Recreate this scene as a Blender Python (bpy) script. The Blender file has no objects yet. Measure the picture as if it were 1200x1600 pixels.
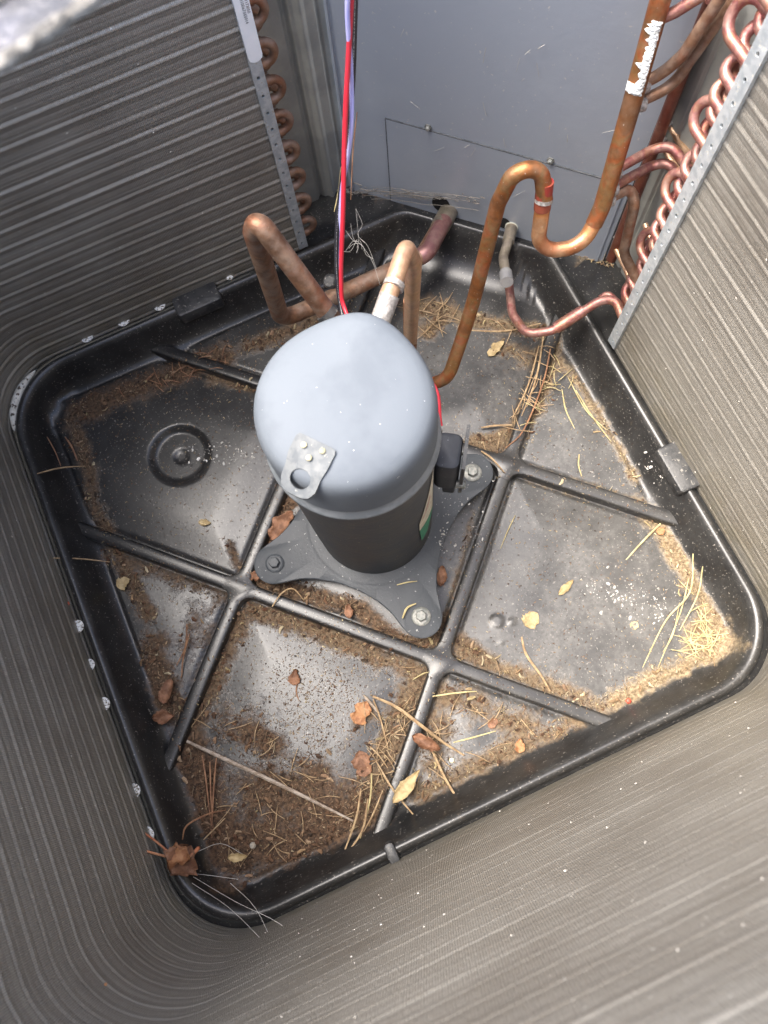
import bpy, math, random
import numpy as np
from mathutils import Vector, Matrix, noise
R_ = math.radians
random.seed(11)
rng = np.random.default_rng(11)
S = bpy.context.scene
COL = S.collection

# ------------------------------------------------------------------ camera
cd = bpy.data.cameras.new('camera')
cam = bpy.data.objects.new('camera', cd); COL.objects.link(cam)
cam.matrix_world = Matrix(((0.907369,0.416309,-0.058037,-0.037490),(-0.417160,0.874955,-0.245826,-0.243350),(-0.051560,0.247266,0.967575,0.966947),(0.000000,0.000000,0.000000,1.000000)))
cd.sensor_fit = 'VERTICAL'; cd.sensor_height = 34.6; cd.lens = 26.5076
cd.clip_start = 0.01; cd.clip_end = 100
cd.dof.use_dof = True; cd.dof.focus_distance = 0.84; cd.dof.aperture_fstop = 8.5
S.camera = cam
# ------------------------------------------------------------------ light
SUN_EL, SUN_AZ = 64.0, 143.0      # azimuth of the sun measured from +x towards +y
w = bpy.data.worlds.new('World'); S.world = w; w.use_nodes = True
nt = w.node_tree
bg = nt.nodes['Background']
sky = nt.nodes.new('ShaderNodeTexSky'); sky.sky_type = 'NISHITA'; sky.sun_disc = False
sky.sun_elevation = R_(SUN_EL); sky.sun_rotation = R_(90 - SUN_AZ)
sky.air_density = 1.0; sky.dust_density = 5.0; sky.ozone_density = 1.0
nt.links.new(sky.outputs[0], bg.inputs[0]); bg.inputs[1].default_value = 0.15
sl = bpy.data.lights.new('sun', 'SUN'); sl.energy = 2.1; sl.angle = R_(40); sl.color = (1, .96, .9)
so = bpy.data.objects.new('sun', sl); COL.objects.link(so)
sd = Vector((math.cos(R_(SUN_EL))*math.cos(R_(SUN_AZ)), math.cos(R_(SUN_EL))*math.sin(R_(SUN_AZ)), math.sin(R_(SUN_EL))))
so.rotation_euler = sd.to_track_quat('Z', 'Y').to_euler()
S.view_settings.view_transform = 'Standard'; S.view_settings.look = 'None'
S.view_settings.exposure = 2.12; S.view_settings.gamma = 1

# ------------------------------------------------------------------ object helpers
def tag(o, label=None, cat=None, group=None, kind=None):
    if label: o['label'] = label
    if cat: o['category'] = cat
    if group: o['group'] = group
    if kind: o['kind'] = kind
    return o
def thing(name, label, cat, loc=(0,0,0), group=None):
    o = bpy.data.objects.new(name, None); COL.objects.link(o); o.location = loc
    o.empty_display_size = .02
    return tag(o, label, cat, group)
def mk(name, v, f, mat, parent=None, smooth=True, uv=None, cols=None):
    me = bpy.data.meshes.new(name)
    me.from_pydata([tuple(map(float, p)) for p in v], [], f)
    me.update()
    if smooth: me.polygons.foreach_set('use_smooth', [True]*len(me.polygons))
    if smooth == 'auto':
        me.set_sharp_from_angle(angle=R_(38))
    if uv is not None:
        ul = me.uv_layers.new(name='UVMap'); li = np.zeros(len(me.loops), dtype=np.int32)
        me.loops.foreach_get('vertex_index', li)
        ul.data.foreach_set('uv', np.asarray(uv, dtype=np.float32)[li].ravel())
    if cols is not None:
        a = me.color_attributes.new('tint', 'FLOAT_COLOR', 'POINT')
        c = np.ones((len(v), 4), dtype=np.float32); c[:, :3] = cols; a.data.foreach_set('color', c.ravel())
    if mat: me.materials.append(mat)
    o = bpy.data.objects.new(name, me); COL.objects.link(o)
    if parent:
        o.parent = parent
        pw = Vector((0,0,0)); q = parent
        while q: pw += q.location; q = q.parent
        o.location = -pw
    return o
class MB:
    def __init__(s): s.v = []; s.f = []; s.uv = []
    def add(s, v, f, uv=None):
        n = len(s.v); s.v += [tuple(p) for p in v]; s.f += [tuple(i+n for i in q) for q in f]
        s.uv += list(uv) if uv is not None else [(0,0)]*len(v)
        return s
    def obj(s, name, mat, parent=None, smooth='auto'): return mk(name, s.v, s.f, mat, parent, smooth, s.uv)
def fillet(pts, r, n=7):
    pts = [Vector(p) for p in pts]
    if not isinstance(r, (list, tuple)) and r <= 0: return pts
    out = [pts[0]]
    for i in range(1, len(pts)-1):
        a, b, c = pts[i-1], pts[i], pts[i+1]
        rr = (r[i] if i < len(r) else 0) if isinstance(r, (list, tuple)) else r
        if rr <= 0: out.append(b); continue
        u = (a-b); w_ = (c-b); lu, lw = u.length, w_.length; u /= lu; w_ /= lw
        ang = u.angle(w_)
        if ang > R_(178): out.append(b); continue
        d = min(rr/math.tan(ang/2), lu*.49, lw*.49); rr = d*math.tan(ang/2)
        cen = b + (u+w_).normalized()*(rr/math.sin(ang/2))
        p0 = b+u*d-cen; p1 = b+w_*d-cen; tot = p0.angle(p1); ax = p0.cross(p1)
        if ax.length < 1e-12: out.append(b); continue
        for k in range(n+1): out.append(cen + Matrix.Rotation(tot*k/n, 3, ax)@p0)
    out.append(pts[-1]); return out
def smoothpts(pts, n=6):
    P = [Vector(p) for p in pts]; P = [P[0]*2-P[1]]+P+[P[-1]*2-P[-2]]; out = []
    for i in range(1, len(P)-2):
        for k in range(n):
            t = k/n
            out.append(.5*((2*P[i])+(P[i+1]-P[i-1])*t+(2*P[i-1]-5*P[i]+4*P[i+1]-P[i+2])*t*t+(3*P[i]-P[i-1]-3*P[i+1]+P[i+2])*t**3))
    out.append(P[-2]); return out
def tube(mb, path, r, n=14, cap=True):
    path = [Vector(p) for p in path]
    rs = r if isinstance(r, (list, tuple)) else [r]*len(path)
    t0 = (path[1]-path[0]).normalized(); x = t0.orthogonal().normalized()
    v = []; uv = []; L = 0
    for i, p in enumerate(path):
        a = path[max(i-1, 0)]; b = path[min(i+1, len(path)-1)]
        t = (b-a).normalized(); x = (x - t*x.dot(t)).normalized(); y = t.cross(x)
        if i: L += (p-path[i-1]).length
        for k in range(n):
            q = 2*math.pi*k/n; v.append(p+(x*math.cos(q)+y*math.sin(q))*rs[i]); uv.append((L, k/n))
    f = [(i*n+k, i*n+(k+1)%n, (i+1)*n+(k+1)%n, (i+1)*n+k) for i in range(len(path)-1) for k in range(n)]
    if cap: f += [tuple(range(n-1, -1, -1)), tuple(range((len(path)-1)*n, len(path)*n))]
    mb.add(v, f, uv); return mb
def box(mb, c, s, M=None, bev=.0):
    c = Vector(c); hx, hy, hz = s[0]/2, s[1]/2, s[2]/2
    M = M or Matrix.Identity(3)
    if bev <= 0:
        v = [c+M@Vector((x*hx, y*hy, z*hz)) for z in (-1,1) for y in (-1,1) for x in (-1,1)]
        f = [(0,2,3,1),(4,5,7,6),(0,1,5,4),(2,6,7,3),(0,4,6,2),(1,3,7,5)]
        mb.add(v, f); return mb
    # rounded in the xy outline, chamfered top and bottom
    def ring(ins, z):
        o = []
        ax, ay, b = hx-ins, hy-ins, max(bev-ins, bev*.25)
        for sx, sy, a0 in ((1,1,0),(-1,1,90),(-1,-1,180),(1,-1,270)):
            for k in range(5):
                a = R_(a0+k*22.5); o.append(c+M@Vector((sx*(ax-b)+b*math.cos(a), sy*(ay-b)+b*math.sin(a), z)))
        return o
    e = bev*.5
    rings = [ring(e, -hz), ring(e*.3, -hz+e*.3), ring(0, -hz+e), ring(0, hz-e), ring(e*.3, hz-e*.3), ring(e, hz)]
    n = 20; v = sum(rings, [])
    f = [(i*n+k, i*n+(k+1)%n, (i+1)*n+(k+1)%n, (i+1)*n+k) for i in range(5) for k in range(n)]
    f += [tuple(range(n-1,-1,-1)), tuple(range(5*n, 6*n))]
    mb.add(v, f); return mb
def lathe(mb, prof, c, M=None, n=40):
    c = Vector(c); M = M or Matrix.Identity(3); v = []
    for r, z in prof:
        for k in range(n):
            a = 2*math.pi*k/n; v.append(c+M@Vector((r*math.cos(a), r*math.sin(a), z)))
    m = len(prof)
    f = [(i*n+k, i*n+(k+1)%n, (i+1)*n+(k+1)%n, (i+1)*n+k) for i in range(m-1) for k in range(n)]
    f += [tuple(range(n-1,-1,-1)), tuple(range((m-1)*n, m*n))]
    mb.add(v, f); return mb
def axis_m(d):
    return Vector(d).to_track_quat('Z', 'Y').to_matrix()

# ------------------------------------------------------------------ materials
def newmat(name):
    m = bpy.data.materials.new(name); m.use_nodes = True
    n = m.node_tree; return m, n, n.nodes['Principled BSDF']
def N(nt, typ, **kw):
    n = nt.nodes.new(typ)
    for k, v in kw.items():
        if k.startswith('i_'):
            kk = k[2:]; n.inputs[int(kk) if kk.isdigit() else kk.replace('_', ' ')].default_value = v
        else: setattr(n, k, v)
    return n
def noise_fac(nt, scale, detail=4, rough=.6, lo=.4, hi=.6, vec=None, w4=None):
    tc = nt.nodes.new('ShaderNodeTexCoord') if vec is None else None
    g = nt.nodes.new('ShaderNodeNewGeometry') if vec is None else None
    n = N(nt, 'ShaderNodeTexNoise', i_Scale=scale, i_Detail=detail, i_Roughness=rough)
    nt.links.new(g.outputs['Position'] if vec is None else vec, n.inputs['Vector'])
    mr = N(nt, 'ShaderNodeMapRange', i_1=lo, i_2=hi); mr.interpolation_type = 'SMOOTHSTEP'
    nt.links.new(n.outputs[0], mr.inputs[0]); return mr.outputs[0]
def mixc(nt, fac, a, b):
    m = nt.nodes.new('ShaderNodeMix'); m.data_type = 'RGBA'
    for k, v in ((0, fac), (6, a), (7, b)):
        if isinstance(v, (int, float)): m.inputs[k].default_value = v
        elif isinstance(v, tuple): m.inputs[k].default_value = (*v, 1)
        else: nt.links.new(v, m.inputs[k])
    return m.outputs[2]
def math_(nt, op, a, b=None, c=None):
    m = nt.nodes.new('ShaderNodeMath'); m.operation = op
    for k, v in enumerate((a, b, c)):
        if v is None: continue
        if isinstance(v, (int, float)): m.inputs[k].default_value = v
        else: nt.links.new(v, m.inputs[k])
    return m.outputs[0]
def bump(nt, bs, h, dist, strength=1):
    b = N(nt, 'ShaderNodeBump', i_Strength=strength, i_Distance=dist); nt.links.new(h, b.inputs['Height'])
    nt.links.new(b.outputs[0], bs.inputs['Normal']); return b

def mat_basic(name, a, b, rough=.5, metal=0, scale=40, lo=.4, hi=.6, bd=0, bs_=200, dust=None, dlo=.6, dhi=.66, dscale=260, spec=.5, rough2=None):
    m, nt, bs = newmat(name)
    c = mixc(nt, noise_fac(nt, scale, lo=lo, hi=hi), a, b)
    if dust:
        df = noise_fac(nt, dscale, detail=2, lo=dlo, hi=dhi); c = mixc(nt, df, c, dust)
        bs.inputs['Metallic'].default_value = metal
        nt.links.new(math_(nt, 'MULTIPLY_ADD', df, (.85-rough), rough), bs.inputs['Roughness'])
        if metal: nt.links.new(math_(nt, 'MULTIPLY_ADD', df, -metal, metal), bs.inputs['Metallic'])
    else:
        bs.inputs['Roughness'].default_value = rough; bs.inputs['Metallic'].default_value = metal
        if rough2 is not None:
            nt.links.new(math_(nt, 'MULTIPLY_ADD', noise_fac(nt, scale*2.3, lo=.35, hi=.65), rough2-rough, rough), bs.inputs['Roughness'])
    bs.inputs['Specular IOR Level'].default_value = spec
    nt.links.new(c, bs.inputs['Base Color'])
    if bd: bump(nt, bs, noise_fac(nt, bs_, detail=5, lo=.2, hi=.8), bd)
    return m

def mat_copper(name, cols, scale=22, rough=.42, metal=.75, dust=.25):
    m, nt, bs = newmat(name)
    f = noise_fac(nt, scale, detail=3, lo=.3, hi=.7)
    r = nt.nodes.new('ShaderNodeValToRGB'); nt.links.new(f, r.inputs[0])
    e = r.color_ramp.elements
    e[0].position = 0; e[0].color = (*cols[0], 1); e[1].position = 1; e[1].color = (*cols[-1], 1)
    for i, c in enumerate(cols[1:-1]): q = e.new((i+1)/(len(cols)-1)); q.color = (*c, 1)
    mott = noise_fac(nt, 190, detail=5, lo=.35, hi=.7)
    c = mixc(nt, math_(nt, 'MULTIPLY', mott, .35), r.outputs[0], tuple(x*.55 for x in cols[0]))
    sp = noise_fac(nt, 420, detail=2, lo=.70, hi=.76)
    geo = nt.nodes.new('ShaderNodeNewGeometry'); sx = nt.nodes.new('ShaderNodeSeparateXYZ'); nt.links.new(geo.outputs['Normal'], sx.inputs[0])
    c = mixc(nt, math_(nt, 'MULTIPLY', sp, .7), c, (.5, .44, .38))
    film = math_(nt, 'MULTIPLY', noise_fac(nt, 60, detail=4, lo=.35, hi=.7), dust)
    c = mixc(nt, film, c, (.42, .36, .3))
    nt.links.new(c, bs.inputs['Base Color'])
    bs.inputs['Roughness'].default_value = rough
    nt.links.new(math_(nt, 'MULTIPLY_ADD', math_(nt, 'MAXIMUM', film, sp), -metal, metal), bs.inputs['Metallic'])
    bump(nt, bs, mott, .0002, .6)
    return m
COP_OR = mat_copper('copper_orange', [(.21,.095,.04),(.34,.13,.045),(.30,.17,.07),(.40,.12,.04),(.25,.14,.07)], scale=24, dust=.14, rough=.5)
COP_S = mat_copper('copper_warm', [(.42,.2,.09),(.60,.25,.085),(.58,.33,.18),(.38,.14,.06)], scale=18, dust=.15)
COP_BR = mat_copper('copper_brown', [(.20,.11,.07),(.36,.20,.12),(.27,.15,.095),(.32,.14,.08)], scale=26, dust=.38, rough=.55)
COP_PK = mat_copper('copper_pink', [(.34,.16,.13),(.45,.22,.18),(.33,.11,.11),(.42,.18,.11),(.5,.28,.22)], scale=55, dust=.25, rough=.48)
COP_DK = mat_copper('copper_dark', [(.17,.055,.04),(.24,.085,.055),(.19,.085,.045)], scale=16, dust=.1)
COP_GY = mat_copper('brass_grey', [(.3,.27,.2),(.4,.34,.26),(.25,.22,.19)], scale=40, dust=.3)
COP_TAN = mat_copper('copper_tan', [(.6,.38,.22),(.66,.42,.27),(.5,.3,.2)], scale=40, dust=.2)
RED_TIP = mat_basic('brazed_red', (.33,.035,.03), (.26,.07,.04), rough=.5, metal=.3)
SOLDER = mat_basic('solder', (.25,.235,.22), (.42,.39,.37), rough=.5, metal=.4, scale=300, bd=.0004)
GALV = mat_basic('galvanised', (.50,.55,.58), (.66,.7,.72), rough=.45, metal=.55, scale=90, bd=.0001, bs_=300, dust=(.5,.48,.43), dlo=.62, dhi=.7)
STEEL = mat_basic('bolt_steel', (.16,.17,.16), (.27,.27,.25), rough=.55, metal=.4, scale=200, bd=.0002)
PANEL = mat_basic('grey_panel_paint', (.30,.33,.375), (.33,.36,.40), rough=.38, metal=.0, scale=5, bd=.0001, bs_=90, dust=(.46,.45,.43), dlo=.675, dhi=.74, dscale=210)
SHEET = mat_basic('bare_sheet', (.26,.265,.25), (.35,.35,.32), rough=.45, metal=.3, scale=12, bd=.0001, bs_=150, dust=(.35,.33,.28), dlo=.64, dhi=.72, dscale=220)
SHELL = mat_basic('compressor_paint', (.034,.040,.048), (.048,.055,.063), rough=.55, scale=14, bd=.00015, bs_=300, dust=(.38,.38,.37), dlo=.665, dhi=.74, dscale=230)
CAPM = mat_basic('compressor_cap_paint', (.098,.114,.135), (.118,.136,.158), rough=.7, spec=.4, scale=14, bd=.00006, bs_=500, dust=(.6,.6,.6), dlo=.745, dhi=.77, dscale=300)
LOWM = mat_basic('shell_dark_paint', (.030,.037,.048), (.05,.05,.05), rough=.5, scale=30, lo=.35, hi=.7, bd=.0002, bs_=120, dust=(.3,.25,.2), dlo=.68, dhi=.74, dscale=250)
RUBBER = mat_basic('black_plastic', (.025,.026,.028), (.05,.05,.05), rough=.45, scale=60, bd=.0002, dust=(.2,.19,.17), dlo=.62, dhi=.7)
BOXM = mat_basic('terminal_plastic', (.028,.031,.038), (.04,.044,.052), rough=.5, scale=40, dust=(.3,.3,.3), dlo=.7, dhi=.74)
DARK = mat_basic('hole_dark', (.006,.006,.006), (.01,.01,.01), rough=.9)
WHITE = mat_basic('white_label', (.92,.93,.93), (.88,.9,.9), rough=.5, scale=60)
INK = mat_basic('ink', (.04,.04,.05), (.08,.08,.1), rough=.6)
PASTE = mat_basic('white_paste', (.78,.8,.78), (.62,.64,.62), rough=.8, scale=180, bd=.001, bs_=350)
PALE = mat_basic('daylight_pale', (.92,.92,.88), (.75,.74,.68), rough=.8, scale=350, bd=.001, dust=(.16,.14,.1), dlo=.52, dhi=.6, dscale=420)  # pale colour stands in for daylight in the holes, dark patches for debris
W_RED = mat_basic('wire_red', (.58,.025,.045), (.5,.03,.05), rough=.38, scale=30)
W_VIO = mat_basic('wire_violet', (.38,.38,.72), (.45,.45,.75), rough=.4)
def mat_wire_black():
    m, nt, bs = newmat('wire_black_printed')
    uv = nt.nodes.new('ShaderNodeUVMap'); s = nt.nodes.new('ShaderNodeSeparateXYZ'); nt.links.new(uv.outputs[0], s.inputs[0])
    n = N(nt, 'ShaderNodeTexNoise', i_Scale=700, i_Detail=1); n.noise_dimensions = '1D'; nt.links.new(s.outputs[0], n.inputs['W'])
    a = math_(nt, 'GREATER_THAN', n.outputs[0], .5)
    b = math_(nt, 'LESS_THAN', math_(nt, 'ABSOLUTE', math_(nt, 'SUBTRACT', s.outputs[1], .5)), .09)
    c = mixc(nt, math_(nt, 'MULTIPLY', a, b), (.02,.02,.025), (.5,.5,.5)); nt.links.new(c, bs.inputs['Base Color']); bs.inputs['Roughness'].default_value = .4
    return m
W_BLK = mat_wire_black()
def mat_tint(name, rough=.8, mul=1.0, sss=0):
    m, nt, bs = newmat(name)
    a = nt.nodes.new('ShaderNodeVertexColor'); a.layer_name = 'tint'
    c = mixc(nt, math_(nt, 'MULTIPLY', noise_fac(nt, 300, lo=.3, hi=.7), .3), a.outputs[0], (.08,.05,.03))
    nt.links.new(c, bs.inputs['Base Color']); bs.inputs['Roughness'].default_value = rough
    return m
LITTER = mat_tint('litter')
SPECK = mat_tint('pale_specks')
NEEDLE_T = mat_basic('needle_tan', (.28,.185,.10), (.42,.30,.17), rough=.6, scale=120)
NEEDLE_Y = mat_basic('needle_straw', (.38,.31,.15), (.52,.44,.23), rough=.6, scale=120)
NEEDLE_R = mat_basic('needle_red_brown', (.20,.095,.05), (.32,.17,.09), rough=.6, scale=120)
TWIG_G = mat_basic('twig_grey', (.40,.34,.28), (.26,.20,.15), rough=.8, scale=120, bd=.0006)
LEAF_B = mat_basic('leaf_brown', (.14,.062,.03), (.27,.135,.075), rough=.65, scale=90, bd=.0008, bs_=150)
LEAF_O = mat_basic('leaf_orange', (.26,.11,.045), (.40,.20,.09), rough=.65, scale=90, bd=.0008, bs_=150)
LEAF_T = mat_basic('leaf_tan', (.34,.25,.12), (.48,.37,.2), rough=.65, scale=90, bd=.0008, bs_=150)
RIND = mat_basic('berry_red', (.5,.07,.04), (.4,.12,.05), rough=.5)
WEB = mat_basic('cobweb', (.42,.4,.36), (.5,.48,.44), rough=.9)
WEBD = mat_basic('dusty_web', (.22,.2,.17), (.34,.31,.27), rough=.95, scale=200, bd=.0005)

def mat_fin():
    m, nt, bs = newmat('aluminium_fins')
    uv = nt.nodes.new('ShaderNodeUVMap'); s = nt.nodes.new('ShaderNodeSeparateXYZ'); nt.links.new(uv.outputs[0], s.inputs[0])
    u, z = s.outputs[0], s.outputs[1]
    wv = math_(nt, 'SINE', math_(nt, 'MULTIPLY', u, 2*math.pi/.0017))          # each fin
    wf = math_(nt, 'MULTIPLY_ADD', wv, .5, .5)
    cv = nt.nodes.new('ShaderNodeCombineXYZ')                                      # streaks along the tubes
    nt.links.new(math_(nt, 'MULTIPLY', u, 2), cv.inputs[0]); nt.links.new(math_(nt, 'MULTIPLY', z, 190), cv.inputs[1])
    st = noise_fac(nt, 1, detail=3, lo=.3, hi=.7, vec=cv.outputs[0])
    cs = nt.nodes.new('ShaderNodeCombineXYZ')
    nt.links.new(math_(nt, 'MULTIPLY', u, .6), cs.inputs[0]); nt.links.new(math_(nt, 'MULTIPLY', z, 520), cs.inputs[1])
    st2 = noise_fac(nt, 1, detail=2, lo=.35, hi=.65, vec=cs.outputs[0])
    cu = nt.nodes.new('ShaderNodeCombineXYZ')
    nt.links.new(math_(nt, 'MULTIPLY', u, 700), cu.inputs[0]); nt.links.new(math_(nt, 'MULTIPLY', z, 160), cu.inputs[1])
    fl = noise_fac(nt, 1, detail=2, lo=.3, hi=.7, vec=cu.outputs[0])
    c = mixc(nt, st, (.335,.312,.27), (.46,.44,.395))
    c = mixc(nt, math_(nt, 'MULTIPLY', st2, .30), c, (.12,.105,.09))
    c = mixc(nt, math_(nt, 'MULTIPLY', wf, .30), c, (.07,.06,.05))
    c = mixc(nt, math_(nt, 'MULTIPLY', fl, .35), c, (.42,.40,.36))
    gr = noise_fac(nt, 7, detail=5, lo=.4, hi=.7)
    c = mixc(nt, math_(nt, 'MULTIPLY', gr, .35), c, (.12,.095,.07))
    # greenish brown dust lies thicker low on the coil
    dz = N(nt, 'ShaderNodeMapRange', i_1=.04, i_2=.16, i_3=.45, i_4=0.0); nt.links.new(z, dz.inputs[0])
    c = mixc(nt, math_(nt, 'MULTIPLY', dz.outputs[0], noise_fac(nt, 30, lo=.3, hi=.7)), c, (.22,.19,.12))
    sp = noise_fac(nt, 330, detail=1.5, lo=.74, hi=.77)
    c = mixc(nt, math_(nt, 'MULTIPLY', sp, .8), c, (.7,.68,.62))
    nt.links.new(c, bs.inputs['Base Color'])
    bs.inputs['Metallic'].default_value = .4; bs.inputs['Roughness'].default_value = .40
    h = math_(nt, 'ADD', math_(nt, 'MULTIPLY', wf, .5), math_(nt, 'MULTIPLY', fl, .5))
    bump(nt, bs, h, .0006, .7)
    return m
FIN = mat_fin()

def mat_pan():
    m, nt, bs = newmat('black_pan_plastic')
    at = nt.nodes.new('ShaderNodeVertexColor'); at.layer_name = 'tint'
    s = nt.nodes.new('ShaderNodeSeparateColor'); nt.links.new(at.outputs[0], s.inputs[0])
    dirt, tan, dust = s.outputs[0], s.outputs[1], s.outputs[2]
    base = mixc(nt, noise_fac(nt, 30, lo=.35, hi=.65), (.011,.011,.0115), (.020,.020,.020))
    film = math_(nt, 'MULTIPLY', noise_fac(nt, 26, detail=6, rough=.7, lo=.3, hi=.7), dust)
    fine = noise_fac(nt, 170, detail=5, rough=.7, lo=.32, hi=.62)
    film = math_(nt, 'MULTIPLY', film, math_(nt, 'MULTIPLY_ADD', fine, .75, .35))
    film = math_(nt, 'ADD', math_(nt, 'MULTIPLY', film, .62), math_(nt, 'MULTIPLY', dust, .2))
    film = math_(nt, 'MINIMUM', film, 1.0)
    c = mixc(nt, film, base, (.150,.146,.138))
    sp = noise_fac(nt, 380, detail=3, lo=.625, hi=.70)
    c = mixc(nt, math_(nt, 'MULTIPLY', sp, .55), c, (.40,.37,.33))
    dk = noise_fac(nt, 300, detail=3, lo=.62, hi=.68)
    c = mixc(nt, math_(nt, 'MULTIPLY', dk, .5), c, (.03,.018,.01))
    n1 = noise_fac(nt, 55, detail=8, rough=.75, lo=.25, hi=.75)
    patch = noise_fac(nt, 24, detail=5, rough=.65, lo=.3, hi=.7)
    dd = N(nt, 'ShaderNodeMapRange', i_1=.55, i_2=.96); nt.links.new(math_(nt, 'ADD', math_(nt, 'MULTIPLY_ADD', patch, .32, math_(nt, 'MULTIPLY', dirt, .80)), math_(nt, 'MULTIPLY', n1, .34)), dd.inputs[0])
    soilb = mixc(nt, noise_fac(nt, 230, detail=6, lo=.35, hi=.65), (.030,.015,.008), (.135,.075,.040))
    soilt = mixc(nt, noise_fac(nt, 260, detail=4, lo=.35, hi=.65), (.15,.105,.06), (.34,.265,.16))
    soil = mixc(nt, tan, soilb, soilt)
    c = mixc(nt, math_(nt, 'MULTIPLY', dd.outputs[0], .9), c, soil)
    nt.links.new(c, bs.inputs['Base Color'])
    rr = math_(nt, 'MULTIPLY_ADD', film, .16, .30)
    rr = math_(nt, 'MAXIMUM', rr, math_(nt, 'MULTIPLY', dd.outputs[0], .9))
    nt.links.new(rr, bs.inputs['Roughness'])
    bs.inputs['Specular IOR Level'].default_value = .5
    hh = math_(nt, 'ADD', math_(nt, 'MULTIPLY', noise_fac(nt, 260, detail=5, lo=.2, hi=.8), math_(nt, 'MULTIPLY_ADD', dd.outputs[0], .9, .05)), math_(nt, 'MULTIPLY', noise_fac(nt, 12, detail=2, lo=.2, hi=.8), .3))
    bump(nt, bs, hh, .0012, .6)
    return m
PAN = mat_pan()

# ------------------------------------------------------------------ dirt map (metres on the pan floor)
STROKES = [ # points, radius, brown strength, tan share
 ([(-0.2878,0.3015),(-0.2220,0.3034),(-0.1402,0.2967),(-0.0842,0.2955)], .020, .95, .12),
 ([(-0.0842,0.2955),(-0.0199,0.2903),(0.0545,0.2857)], .016, .75, .25),
 ([(-0.3050,0.2997),(-0.3062,0.2352),(-0.3150,0.1715),(-0.3103,0.0851),(-0.2992,0.0079)], .013, .85, .25),
 ([(-0.3094,-0.0310),(-0.3149,-0.0797),(-0.3185,-0.1115)], .022, 1.0, .15),
 ([(-0.3295,0.1052),(-0.2756,0.0596),(-0.2073,-0.0129),(-0.2571,-0.0293)], .012, .6, .2),
 ([(-0.2628,-0.0440),(-0.2367,-0.0213)], .03, .5, .1),
 ([(-0.1804,-0.0432),(-0.1137,-0.1005),(-0.0566,-0.1655),(-0.0190,-0.2039)], .016, .85, .3),
 ([(-0.2031,-0.0457),(-0.2581,-0.0975),(-0.2989,-0.1370)], .022, .9, .25),
 ([(-0.3122,-0.1715),(-0.3122,-0.2347),(-0.3165,-0.2864)], .035, 1.0, .05),
 ([(-0.3234,-0.2833),(-0.2525,-0.3077),(-0.1899,-0.3131),(-0.1557,-0.3095)], .04, 1.0, .05),
 ([(-0.2584,-0.2435),(-0.2004,-0.2620)], .045, .85, .1),
 ([(-0.2563,-0.1565),(-0.2224,-0.1964)], .03, .75, .1),
 ([(-0.1600,-0.3190),(-0.1161,-0.2768),(-0.0610,-0.2299),(-0.0276,-0.2041)], .022, .9, .35),
 ([(-0.0044,-0.2355),(0.0289,-0.2712),(0.0668,-0.3128)], .022, .75, .4),
 ([(-0.0872,-0.3212),(-0.0138,-0.3235),(0.0669,-0.3288),(0.1218,-0.3284)], .020, .85, .45),
 ([(-0.0327,-0.2591),(-0.0546,-0.3049)], .025, .7, .35),
 ([(0.0297,-0.1971),(0.0767,-0.2440),(0.1316,-0.3023),(0.1593,-0.3296)], .012, .85, .5),
 ([(0.0362,-0.1874),(0.0540,-0.2210)], .014, .85, .25),
 ([(0.3069,-0.3258),(0.2376,-0.3267),(0.1689,-0.3275)], .018, .9, .95),
 ([(0.3181,-0.3143),(0.3244,-0.2664),(0.3245,-0.2054),(0.3205,-0.1496)], .017, .95, .9),
 ([(0.3137,-0.2997),(0.2938,-0.3114)], .026, 1.0, .8),
 ([(0.3195,-0.1354),(0.2723,-0.0898),(0.2116,-0.0326)], .011, .8, .8),
 ([(0.3257,-0.0919),(0.3268,-0.0402),(0.3238,0.0398),(0.3137,0.0954)], .010, .8, .7),
 ([(0.3288,0.1241),(0.2832,0.0696),(0.2247,0.0285),(0.1851,0.0233)], .016, 1.0, .45),
 ([(0.1648,0.0379),(0.2093,0.0165)], .014, 1.0, .4),
 ([(0.2262,0.2010),(0.2682,0.1697),(0.3173,0.1350)], .014, .95, .55),
 ([(0.2555,0.1446),(0.2850,0.1094)], .02, .6, .5),
 ([(0.1723,0.2490),(0.2149,0.2172),(0.1793,0.2029)], .016, .9, .4),
 ([(-0.1614,-0.0077),(-0.1165,-0.0466),(-0.0593,-0.0954),(-0.0328,-0.1511)], .013, 1.0, .15),
 ([(-0.0273,-0.1579),(0.0167,-0.1741),(0.0409,-0.1510)], .012, .9, .2),
 ([(-0.1468,0.0171),(-0.0983,0.0588),(-0.0658,0.0717)], .010, 1.0, .1),
 ([(0.0478,-0.1368),(0.0796,-0.0987),(0.1231,-0.0465)], .006, .5, .3),
 ([(-0.1762,-0.0008),(-0.1740,0.0483),(-0.1759,0.0217)], .008, .7, .15),
 ([(-0.0367,0.2051),(-0.0764,0.2448),(-0.1104,0.2769)], .014, .7, .35),
 ([(-0.1158,-0.2210),(-0.0958,-0.2139)], .012, .6, .3),
]
DUST = [ ((0.1818,-0.2083), .20, 1.0), ((-0.1428,-0.1675), .15, .25), ((0.2004,0.1100), .12, .9), ((0.2723,-0.0042), .09, .9), ((0.0289,-0.2712), .1, .5), ((0.0048,-0.1079), .08, .7), ((0.0867,-0.0841), .07, .9), ((-0.1489,0.1792), .16, .12), ((-0.3360,-0.0100), .1, .08)]
def seg_d(px, py, a, b):
    ax, ay = a; bx, by = b; dx, dy = bx-ax, by-ay; t = np.clip(((px-ax)*dx+(py-ay)*dy)/(dx*dx+dy*dy+1e-12), 0, 1)
    return np.hypot(px-ax-dx*t, py-ay-dy*t)
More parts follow.
